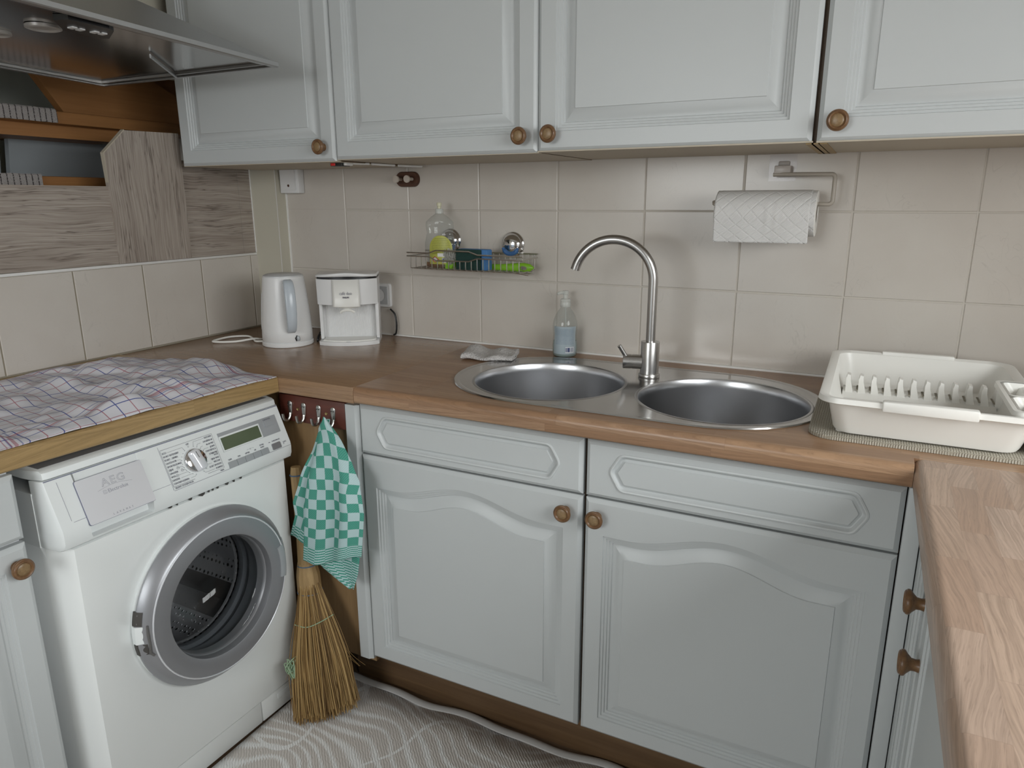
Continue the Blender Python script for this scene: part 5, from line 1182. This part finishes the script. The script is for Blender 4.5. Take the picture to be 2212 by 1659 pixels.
bm = NB(); lathe(bm, [(0.0052, 0.1715), (0.0052, 0.178), (0.0070, 0.1795), (0.0072, 0.1870), (0.0060, 0.1890), (0, 0.1892)], 24); obj('nozzle', bm, mat('pale_yellow_nozzle', (0.68, 0.66, 0.48), 0.4), cp_)
AZ = math.radians(-90+20)
def lab(u, v):
    z = 0.012+0.083*v; w_ = 0.92*math.sqrt(max(0.02, 1-max(0, (v-0.55)/0.46)**2)); return bshape(z, AZ+(u-0.5)*1.75*w_-0.1*(v > .6)*(v-.6), 0.0006)
bm = NB(); grid(bm, 24, 30, lab, lambda u, v: (u, v)); obj('label', bm, M_YLABEL, bt, smooth=60)
bm = NB(); grid(bm, 8, 4, lambda u, v: bshape(0.017+0.014*v, AZ+(0.02+0.34*u), 0.0010), lambda u, v: (u, v)); obj('barcode', bm, M_BARC, bt)
bm = NB(); grid(bm, 8, 3, lambda u, v: bshape(0.034+0.010*v, AZ+(-0.25+0.70*u), 0.0010), lambda u, v: (u, v)); obj('label_strip', bm, M_WHITE, bt)
bm = NB(); cc_ = (AZ-0.42, 0.026)
rings(bm, [[bshape(cc_[1]+s_*b, cc_[0]+s_*a*28, 0.0011) for a, b in ((0, .009), (.009, 0), (0, -.009), (-.009, 0))] for s_ in (1.0, 0.72)]); obj('hazard_diamond', bm, mat('hazard_red', (0.5, 0.04, 0.05), 0.5), bt, smooth=0)
bm = NB(); bm.faces.new([bm.verts.new(bshape(cc_[1]+0.72*b, cc_[0]+0.72*a*28, 0.0011)) for a, b in ((0, .009), (.009, 0), (0, -.009), (-.009, 0))]); obj('hazard_field', bm, M_WHITE, bt, smooth=0)
# sponge
spg = thing('sponge', 'blue sponge with dark green scouring layer upright in the wire basket', 'sponge', (0.7720, -0.078, 1.1345), math.radians(-4))
obj('foam', BOX((-0.048, -0.012, 0.0), (0.054, 0.016, 0.0590), 0.004), M_BLUE, spg); obj('scour_layer', BOX((-0.048, -0.0225, 0.0005), (0.036, -0.0125, 0.0585), 0.002), M_SCOUR, spg)
# dish brush
br_ = thing('dish_brush', 'lime green dish brush lying in the wire basket, handle sticking out', 'brush', (0.72, -0.092, 1.140))
bm = NB(); B0 = Vector((0.690, -0.050, 1.1480)); B1 = Vector((0.950, -0.050, 1.1440))
bd = (B1-B0).normalized(); L = []
prof = [(0.0, .006, .005), (0.12, .007, .005), (0.45, .0075, .0055), (0.62, .0095, .006), (0.75, .0125, .0065), (0.88, .0140, .0065), (0.96, .0105, .006), (1.0, .003, .004)]
for t_, w_, h_ in prof:
    p = B0+(B1-B0)*t_+Vector((0, 0, -0.004*math.sin(PI*t_)))
    L.append([p+Vector((0, h_*math.cos(a), w_*math.sin(a))) for a in [2*PI*k/16 for k in range(16)]])
rings(bm, L, True, True); bmesh.ops.recalc_face_normals(bm, faces=bm.faces); hm = bpy.data.meshes.new('handle'); bm.to_mesh(hm); bm.free(); ho = link(bpy.data.objects.new('handle_blank', hm))
cb = NB(); prism(cb, [(0.9190+0.0125*math.cos(a), 1.1420+0.0062*math.sin(a)) for a in [2*PI*k/24 for k in range(24)]], 'y', -0.075, -0.025); bmesh.ops.recalc_face_normals(cb, faces=cb.faces); cmx = bpy.data.meshes.new('cut'); cb.to_mesh(cmx); cb.free(); co = link(bpy.data.objects.new('cut', cmx))
bo = ho.modifiers.new('hole', 'BOOLEAN'); bo.operation = 'DIFFERENCE'; bo.object = co; bo.solver = 'EXACT'
dg = bpy.context.evaluated_depsgraph_get(); dg.update(); cutm = bpy.data.meshes.new_from_object(ho.evaluated_get(dg)); cutm.name = 'handle'
bpy.data.objects.remove(ho); bpy.data.objects.remove(co)
cutm.materials.clear(); cutm.materials.append(M_GREEN); cutm.shade_smooth(); cutm.set_sharp_from_angle(angle=math.radians(40))
hb = obj('handle', cutm, None, br_, True)
bm = NB(); lathe(bm, [(0.0, -0.014), (0.017, -0.012), (0.021, -0.004), (0.0205, 0.004), (0.016, 0.009), (0.0, 0.011)], 28, (0.6860, -0.068, 1.1500), 'y'); obj('head', bm, M_GREEN, br_, True, 50)
bm = NB()
for k in range(260):
    a = random.uniform(0, 2*PI); r_ = 0.016*math.sqrt(random.random()); p = Vector((0.6880+r_*math.cos(a), -0.072, 1.1530+r_*math.sin(a)))
    e = Vector((0.6960+r_*1.4*math.cos(a), -0.088, 1.174+r_*1.4*math.sin(a))); tube(bm, [p, e], 0.0006, 3, caps=False)
obj('bristles', bm, M_BRIST, br_, True, 0, 'stuff')

# ================================================================== SOAP DISPENSER BEHIND THE SINK
sd = thing('soap_dispenser', 'clear pump bottle with pale teal hand soap behind the sink', 'soap bottle', (1.0480, -0.0470, ZT))
SP = [(0.0300, 0.0), (0.0335, 0.003), (0.0350, 0.012), (0.0352, 0.030), (0.0340, 0.048), (0.0335, 0.062), (0.0345, 0.076), (0.0350, 0.086), (0.0335, 0.098), (0.0285, 0.114), (0.0205, 0.128), (0.0145, 0.136), (0.0130, 0.1395), (0.0130, 0.1430)]
bm = NB(); lathe(bm, SP, 44); obj('body', bm, M_PET, sd, smooth=60)
bm = NB(); lathe(bm, [(r_-0.0015, z+0.001) for r_, z in SP[:4]]+[(0.0322, 0.044)], 44); obj('liquid', bm, M_TEAL, sd, smooth=60)
bm = NB(); lathe(bm, [(0.0148, 0.1400), (0.0150, 0.1415), (0.0150, 0.1520), (0.0140, 0.1540), (0.0150, 0.1560), (0.0145, 0.1600), (0.0120, 0.1620), (0.007, 0.1630)], 28); pc = obj('collar', bm, M_TRANSP, sd)
bm = NB(); lathe(bm, [(0.0066, 0.1620), (0.0066, 0.1740), (0.0090, 0.1750), (0.0090, 0.1830), (0.0075, 0.1850), (0, 0.1852)], 24); obj('pump_stem', bm, M_TRANSP, pc)
pd_ = Vector((-0.55, -0.83, 0)).normalized(); bm = NB(); tube(bm, [Vector((0, 0, 0.180))+pd_*0.004, Vector((0, 0, 0.1795))+pd_*0.020, Vector((0, 0, 0.1770))+pd_*0.027], [0.0052, 0.0045, 0.0035], 12); obj('nozzle', bm, M_TRANSP, pc)
bm = NB(); tube(bm, [(0, 0, 0.140), (0.004, 0, 0.010)], 0.0024, 8); obj('dip_tube', bm, M_TRANSP, sd)
def sr(z, d):
    for (r0_, z0), (r1_, z1) in zip(SP, SP[1:]):
        if z <= z1: return r0_+(r1_-r0_)*(z-z0)/(z1-z0)+d
SA = math.radians(-90+22)
def slab_(u, v): z = 0.010+0.078*v; a = SA+(u-0.5)*2.0; return (sr(z, .0007)*math.cos(a), sr(z, .0007)*math.sin(a), z)
bm = NB(); grid(bm, 24, 16, slab_, lambda u, v: (u, v)); lb = obj('label', bm, M_SLABEL, sd, smooth=60)
bm = NB(); grid(bm, 10, 4, lambda u, v: (sr(0.014+0.017*v, .0011)*math.cos(SA+0.05+0.72*u), sr(0.014+0.017*v, .0011)*math.sin(SA+0.05+0.72*u), 0.014+0.017*v), lambda u, v: (u*0.85, v)); obj('barcode', bm, M_BARC, lb)

# ================================================================== FOLDED DISH CLOTH
bm = NB(); L = []
A0, A1 = Vector((0.800, -0.185, 0)), Vector((0.945, -0.150, 0)); ax = (A1-A0).normalized(); pr = Vector((-ax.y, ax.x, 0))
nS = 44
for k in range(nS+1):
    t_ = k/nS; c = A0+(A1-A0)*t_; lift = 0.0045*math.sin(t_*7+0.5)+0.003*math.sin(t_*13)
    hw0, hw1 = -0.055+0.006*math.sin(t_*9), 0.060-0.010*t_+0.006*math.sin(t_*6)
    hgt = 0.016+0.010*math.exp(-((t_-0.72)/0.16)**2)+0.004*math.exp(-((t_-0.15)/0.2)**2)
    ring = []
    for a, b in ((-1, .02), (-1.03, .30), (-.98, .62), (-.80, .80), (-.4, .70), (0, .84), (.4, 1.05), (.8, 1.0), (1.0, .8), (1.02, .5), (.96, .28), (.6, .24), (.2, .20), (-.3, .24), (-.62, .30), (-.64, .18), (-.4, .03), (.2, .02), (.8, .02)):
        w_ = (a*(hw1-hw0)+hw1+hw0)/2
        z = ZT+0.0015+max(0.0, b*hgt+lift*b)
        ring.append(c+pr*w_+Vector((0, 0, z))+ax*random.uniform(-.001, .001))
    L.append(ring)
rings(bm, L, True, True); o = obj('dish_cloth', bm, M_WAFFLE, None, smooth=70); subd(o, 1); tag(o, 'folded grey-white waffle dish cloth on the worktop beside the sink', 'cloth')

# ================================================================== DISH RACK AND MAT
bm = NB(); q = rrect(1.7300, -0.5160, 2.235, -0.052, 0.045, 8)
def mz(p, k): return (p[0], p[1], ZT+k)
cx_, cy_ = 1.98, -0.28
rings(bm, [[mz(p, 0.0005) for p in q], [mz(p, 0.0065) for p in q], [(cx_+(x-cx_)*0.985, cy_+(y-cy_)*0.985, ZT+0.0085) for x, y in q]], True, True); o = obj('drying_mat', bm, M_MAT, None, smooth=40); tag(o, 'beige woven drying mat under the dish rack', 'mat')
rk0 = thing('dish_rack', 'white plastic dish rack with plate slots standing on a beige mat', 'dish rack', (1.92, -0.30, ZT+0.0085))
zb, zr = ZT+0.0125, 0.9850
def rl_(x0, y0, x1, y1, r, z): return [(x, y, z) for x, y in rrect(x0, y0, x1, y1, r, 7)]
XA, XB, YA, YB = 1.7470, 2.0980, -0.5330, -0.0600
bm = NB(); rings(bm, [rl_(XA+.028, YA+.034, XB-.036, YB-.026, .03, zb), rl_(XA+.024, YA+.031, XB-.033, YB-.022, .03, zb+.006), rl_(XA+.010, YA+.014, XB-.014, YB-.008, .032, zr-.004), rl_(XA-.002, YA, XB, YB, .038, zr-.012), rl_(XA-.005, YA-.003, XB+.003, YB+.003, .040, zr-.010), rl_(XA-.003, YA-.001, XB+.001, YB+.001, .039, zr-.001), rl_(XA+.002, YA+.004, XB-.004, YB-.004, .036, zr), rl_(XA+.013, YA+.017, XB-.017, YB-.011, .031, zr-.005), rl_(XA+.028, YA+.034, XB-.036, YB-.024, .028, zb+.010), rl_(XA+.034, YA+.040, XB-.042, YB-.030, .026, zb+.004)], True, True)
tub = obj('tub', bm, M_WHITE2, rk0, True, 40)
for y0, y1, dz in ((YA-.0075, YA+.010, .0005), (YB-.010, YB+.0055, .0005)):
    bm = NB(); box(bm, (1.848, y0, zr-.0150), (1.992, y1, zr+.0035+dz), .003, 2); obj('rim_handle', bm, M_WHITE2, rk0, True)
bm = NB(); prism(bm, [(-0.250, zb+.004), (-0.225, zb+.020), (-0.200, zb+.020), (-0.170, zb+.004)], 'x', XA+.030, XB-.040); obj('floor_ridge', bm, M_WHITE2, rk0, True, 30)
for k in range(12):
    x = 1.786+0.0248*k; bm = NB()
    # wedge-shaped fin: broad foot, narrow hooked head
    sec_ = [(-0.0035, zb+.004), (0.0165, zb+.004), (0.0105, zb+.016), (0.0050, zb+.040), (0.0042, zb+.050), (-0.0025, zb+.052), (-0.0045, zb+.046)]
    L = []
    for y, sc, dy in ((-0.236, 0.92, .0), (-0.234, 1.0, 0.0), (-0.212, 1.0, 0.0), (-0.196, 0.55, 0.0), (-0.170, 0.10, 0.0)): L.append([(x+dx, y, zb+.004+(z-zb-.004)*sc) for dx, z in sec_])
    rings(bm, L, True, True); obj('plate_fin', bm, M_WHITE2, rk0, True, 40)
    bm = NB(); box(bm, (x+.0170, -0.240, zb+.0195), (x+.0205, -0.196, zb+.0206)); obj('drain_slot', bm, M_MAT, rk0, True, 0)
for x in (1.785, 2.035):
    for y in (-0.478, -0.105):
        bm = NB(); lathe(bm, [(0.006, ZT+0.0083), (0.008, ZT+0.0100), (0.008, zb+.002)], 14, (x, y, 0)); obj('foot', bm, M_WHITE2, rk0, True)
# cutlery holder hung on the right rim
def hl(x0, y0, x1, y1, r, z): return [(x, y, z) for x, y in rrect(x0, y0, x1, y1, r, 6)]
ch = thing('cutlery_holder', 'white plastic two-compartment cutlery holder hung on the dish rack rim', 'cutlery holder', (2.12, -0.385, ZT+0.0085))
HX0, HX1, HY0, HY1, hzr = 2.0300, 2.2100, -0.5150, -0.2760, 0.9895
bm = NB()
rings(bm, [hl(HX0+.012, HY0, HX1, HY1, .016, hzr-.010), hl(HX0+.010, HY0-.003, HX1+.003, HY1+.003, .018, hzr-.009), hl(HX0+.011, HY0-.002, HX1+.002, HY1+.002, .017, hzr), hl(HX0+.018, HY0+.008, HX1-.006, HY1-.006, .014, hzr)], False, False)
rings(bm, [hl(HX0+.012, HY0, HX1, HY1, .016, hzr-.010), hl(HX0+.014, HY0+.002, HX1-.002, HY1-.002, .016, hzr-.012)], False, False); obj('rim', bm, M_WHITE2, ch, True, 40)
for y0, y1 in ((HY0+.006, -0.3985), (-0.3925, HY1-.006)):
    bm = NB(); a0, a1 = HX0+.050, HX1-.006
    rings(bm, [hl(a0+.020, y0+.012, a1-.016, y1-.012, .02, ZT+.0100), hl(a0+.012, y0+.006, a1-.010, y1-.006, .02, ZT+.018), hl(a0-.030, y0, a1, y1, .014, hzr-.002), hl(a0-.027, y0+.003, a1-.003, y1-.003, .012, hzr-.001), hl(a0+.015, y0+.009, a1-.013, y1-.009, .018, ZT+.020), hl(a0+.023, y0+.015, a1-.019, y1-.015, .018, ZT+.013)], True, True); obj('compartment', bm, M_WHITE2, ch, True, 40)

# ================================================================== HOOK RAIL, CHECKED TOWEL, BROOM
hk = thing('hook_rail', 'mahogany hook board with four nickel hooks on the oak panel', 'hook rail', (0.585, -0.5575, 0.78))
bm = NB(); box(bm, (0.4690, -0.5745, 0.7780), (0.6835, -0.5580, 0.8480), 0.002); obj('board', bm, M_MAHOG, hk, True)
for x in (0.5060, 0.5515, 0.6005, 0.6470):
    bm = NB(); L = [];  zt_ = 0.8330
    pl = [(0.0, 0.0), (0.0045, -0.0015), (0.0072, -0.006), (0.0072, -0.0135), (0.0050, -0.030), (0.0042, -0.036), (-0.0042, -0.036), (-0.0050, -0.030), (-0.0072, -0.0135), (-0.0072, -0.006), (-0.0045, -0.0015)]
    rings(bm, [[(x+a, -0.5746, zt_+b) for a, b in pl], [(x+a, -0.5768, zt_+b) for a, b in pl], [(x+a*0.85, -0.5776, zt_-0.015+(b+0.015)*0.9) for a, b in pl]], False, True); h_ = obj('hook', bm, M_HOOK, hk, True, 40)
    bm = NB(); tube(bm, smoothpath([(x, -0.5765, zt_-0.032), (x, -0.5800, zt_-0.042), (x-0.001, -0.5880, zt_-0.0490), (x-0.002, -0.5975, zt_-0.0450), (x-0.002, -0.6010, zt_-0.0340), (x-0.002, -0.6010, zt_-0.0290)], 5), [0.0038]*16+[0.0036]*6+[0.0034]*4, 10); obj('prong', bm, M_HOOK, h_, True)
    for dx in (-0.0034, 0.0034):
        bm = NB(); lathe(bm, [(0.0017, -0.5790), (0.0015, -0.5796), (0, -0.5797)], 10, (x+dx, 0, zt_-0.0105), 'y'); obj('screw', bm, M_RUST, h_, True)
for x in (0.5310, 0.6240):
    bm = NB(); lathe(bm, [(0.0042, -0.5745), (0.0038, -0.5758), (0.0018, -0.5752), (0, -0.5750)], 14, (x, 0, 0.8130), 'y'); obj('board_screw', bm, M_BRASS, hk, True)

# green checked towel: hangs from the fourth hook, three overlapping folds
def interp(T, v):
    for (a, x), (b, y) in zip(T, T[1:]):
        if v <= b:
            k = (v-a)/(b-a); k = k*k*(3-2*k) if False else k; return x+(y-x)*k
    return T[-1][1]
tw = thing('hand_towel', 'green and white checked towel hanging from the last hook of the board', 'towel', (0.655, -0.61, 0.40))
xh = 0.6470
def ss(x): x = max(0.0, min(1.0, x)); return x*x*(3-2*x)
def front(u, v):
    l = interp([(0, xh-0.006), (0.04, xh-0.022), (0.12, 0.648-0.018), (0.27, 0.6465-0.018), (0.52, 0.6192-0.010), (0.80, 0.5956), (1, 0.5843)], v)
    r_ = interp([(0, xh+0.006), (0.04, xh+0.026), (0.10, xh+0.052), (0.22, 0.7645-0.022), (0.34, 0.7830-0.008), (0.6, 0.7830), (1, 0.7700)], v)
    x = l+(r_-l)*u; z = 0.8100-0.372*v - 0.010*(u-0.5)**2*(1-v)*4 + 0.008*math.sin(PI*u)*(1-v)**6+0.050*ss((u-0.2)/0.8)*v*v
    y = -0.600-0.050*ss(v*2.2+0.12)-0.008*math.sin(PI*u)-0.008*math.sin(u*9.5+0.4)*min(1, v*2)-0.0035*math.sin(u*17+v*3)*v
    return (x, y, z)
def wid(v): return 0.070+0.150*min(1, v*2.2+.05)
bm = NB(); grid(bm, 60, 90, front, lambda u, v: ((u-0.5)*wid(v)+0.5, v*0.432)); o = obj('front_fold', bm, M_CHECK, tw, True, 70); solid(o, 0.0022, 0)
def side(u, v):
    l = interp([(0, xh-0.010), (0.06, xh-0.028), (0.25, 0.6263-0.012), (0.55, 0.5816-0.004), (0.69, 0.5566), (0.80, 0.5600), (1, 0.5345)], v); r_ = interp([(0, xh), (0.1, xh-0.005), (0.3, 0.648), (0.6, 0.63), (1, 0.605)], v)
    x = l+(r_-l)*u; z = 0.806-0.314*v-0.020*u*v
    y = -0.594-0.050*ss(v*2.2)+0.006*u-0.004*math.sin(u*6+v*4)*v
    return (x, y, z)
bm = NB(); grid(bm, 30, 70, side, lambda u, v: (u*0.115*(0.4+0.6*v)+0.021, v*0.355+0.062)); o = obj('side_fold', bm, M_CHECK, tw, True, 70); solid(o, 0.0022, 0)
def tip(u, v):
    l = interp([(0, 0.590), (0.40, 0.6042), (0.62, 0.6332), (0.85, 0.6765), (1, 0.7150)], v); r_ = interp([(0, 0.752), (0.5, 0.745), (0.8, 0.735), (1, 0.7284)], v)
    x = l+(r_-l)*u; z = 0.475-0.092*v
    y = -0.6330-0.004*math.sin(u*7)-0.003*v
    return (x, y, z)
bm = NB(); grid(bm, 30, 30, tip, lambda u, v: (u*0.15, 0.36+v*0.11)); o = obj('back_fold', bm, M_CHECK, tw, True, 70); solid(o, 0.0022, 0)

# broom
bro = thing('hand_broom', 'straw whisk broom leaning between washing machine and oak panel', 'broom', (0.645, -0.68, 0.006))
Bb, Bn, Bt = Vector((0.648, -0.682, 0.012)), Vector((0.5690, -0.6240, 0.338)), Vector((0.5370, -0.6060, 0.668))
fanD = Vector((0.125, 0.118, 0)).normalized()
bm = NB(); tone = []
def strand(path, r, tn):
    n0 = len(bm.faces); tube(bm, path, r, 3, caps=False); tone.extend([tn]*(len(bm.faces)-n0))
nrm = Vector((fanD.y, -fanD.x, 0))
for k in range(1500):
    a = random.uniform(-1, 1); d = random.uniform(-1, 1); d *= math.sqrt(max(0, 1-a*a*0.7))
    top_ = Bn+fanD*(a*0.026)+nrm*(d*0.020)+Vector((0, 0, random.uniform(-.01, .02)))
    w_ = 0.079; end = Bb+fanD*(a*w_+random.gauss(0, .004))+nrm*(d*0.022+random.gauss(0, .003))+Vector((0, 0, random.uniform(-.004, .030)+0.020*(a > 0)*a))
    end.z = max(end.z, 0.0105)
    mid = top_*0.45+end*0.55+fanD*(a*0.010+random.gauss(0, .003))+nrm*(random.gauss(0, .003)+0.006)
    strand(smoothpath([top_, mid, end], 3), [random.uniform(.0007, .0011)]*7, random.random()*(0.75 if end.z < 0.02 else 1))
for a, s_ in ((1.0, .06), (.9, .05), (1.02, .045), (-0.95, -.03), (1.0, .02)):
    p0 = Bn*0.55+Bb*0.45+fanD*(a*0.06); strand(smoothpath([p0, p0+fanD*(s_*.5)+Vector((0, 0, -.05)), p0+fanD*s_+Vector((0, 0, -.085))], 4), 0.0007, 0.6)
me = bpy.data.meshes.new('bristles'); bm.to_mesh(me); bm.free(); me.materials.append(M_STRAW)
at = me.attributes.new('tone', 'FLOAT', 'FACE'); at.data.foreach_set('value', tone)
obj('bristles', me, None, bro, True, kind='stuff')
# bound neck and bundle handle
def bundle(P, R_, name, n=20):
    b = NB(); L = []
    for p, r_ in zip(P, R_): L.append([Vector(p)+fanD*(r_*1.15*math.cos(2*PI*k/n)*(1+0.05*(k % 2)))+nrm*(r_*0.85*math.sin(2*PI*k/n)*(1+0.05*(k % 2))) for k in range(n)])
    rings(b, L, True, True); return obj(name, b, M_STRAWH, bro, True, 20)
bundle([Bn+Vector((0, 0, -.012)), Bn+(Bt-Bn)*0.12, Bn+(Bt-Bn)*0.22], [.0265, .0255, .020], 'neck', 28)
bundle([Bn+(Bt-Bn)*0.20, Bn+(Bt-Bn)*0.5, Bt-Vector((0, 0, .02)), Bt], [.020, .015, .0125, .0105], 'grip')
def band(c, r_, m, n=28, th_=0.0016, name='binding'):
    b = NB(); tube(b, [c+fanD*(r_*1.17*math.cos(2*PI*k/n))+nrm*(r_*0.9*math.sin(2*PI*k/n)) for k in range(n)], th_, 6, closed=True); return obj(name, b, m, bro, True)
band(Bn+Vector((.001, 0, -.008)), .0275, M_BLUEBAND); band(Bn+(Bt-Bn)*0.2, .0205, M_BLUEBAND); band(Bt-Vector((0, 0, .022)), .0135, M_BLUEBAND)
c = Bn*0.76+Bb*0.24; b = NB(); tube(b, smoothpath([c+fanD*(-.050)+nrm*.014, c+fanD*(-.02)+nrm*.029+Vector((0, 0, -.004)), c+fanD*.012+nrm*.030+Vector((0, 0, .004)), c+fanD*.050+nrm*.018+Vector((0, 0, .014))], 6), 0.0013, 6); obj('string', b, M_STRING, bro, True)
c = Bn*0.44+Bb*0.56+fanD*(-.070)+nrm*.022
b = NB(); pts = [c+Vector((random.gauss(0, .009), random.gauss(0, .006), random.gauss(0, .016))) for k in range(26)]+[c+Vector((.002, 0, -.04)), c+Vector((.004, -.002, -.085)), c+Vector((.003, -.004, -.11))]
tube(b, smoothpath(pts, 4), 0.0015, 5); obj('string', b, M_STRING, bro, True)

# ================================================================== RUG
bm = NB(); XG0, XG1, YG1, YG0 = 0.514, 1.93, -0.5040, -2.9
def wav(x): return 0.006*math.sin(x*17+0.5)+0.004*math.sin(x*31)
def rg(u, v): x = XG0+(XG1-XG0)*u; y1 = YG1-0.016-wav(x)*0.9; return (x, y1+(YG0-y1)*v, 0.0060)
grid(bm, 70, 30, rg); o = obj('rug', bm, M_RUG, None, smooth=60); solid(o, 0.0052, -1); tag(o, 'beige rug with white fern lines on the floor before the sink cupboards', 'rug')
bm = NB()
def rgb(u, v): x = XG0+(XG1-XG0)*u; y1 = YG1-wav(x)*0.9; return (x, y1-0.024*v, 0.0064+0.0035*math.sin(PI*v)+0.0035*(0.5+0.5*math.sin(x*19)))
grid(bm, 160, 8, rgb, lambda u, v: (u, v*0.40)); ob = obj('border', bm, M_RUGB, o, smooth=60); solid(ob, 0.003, -1)
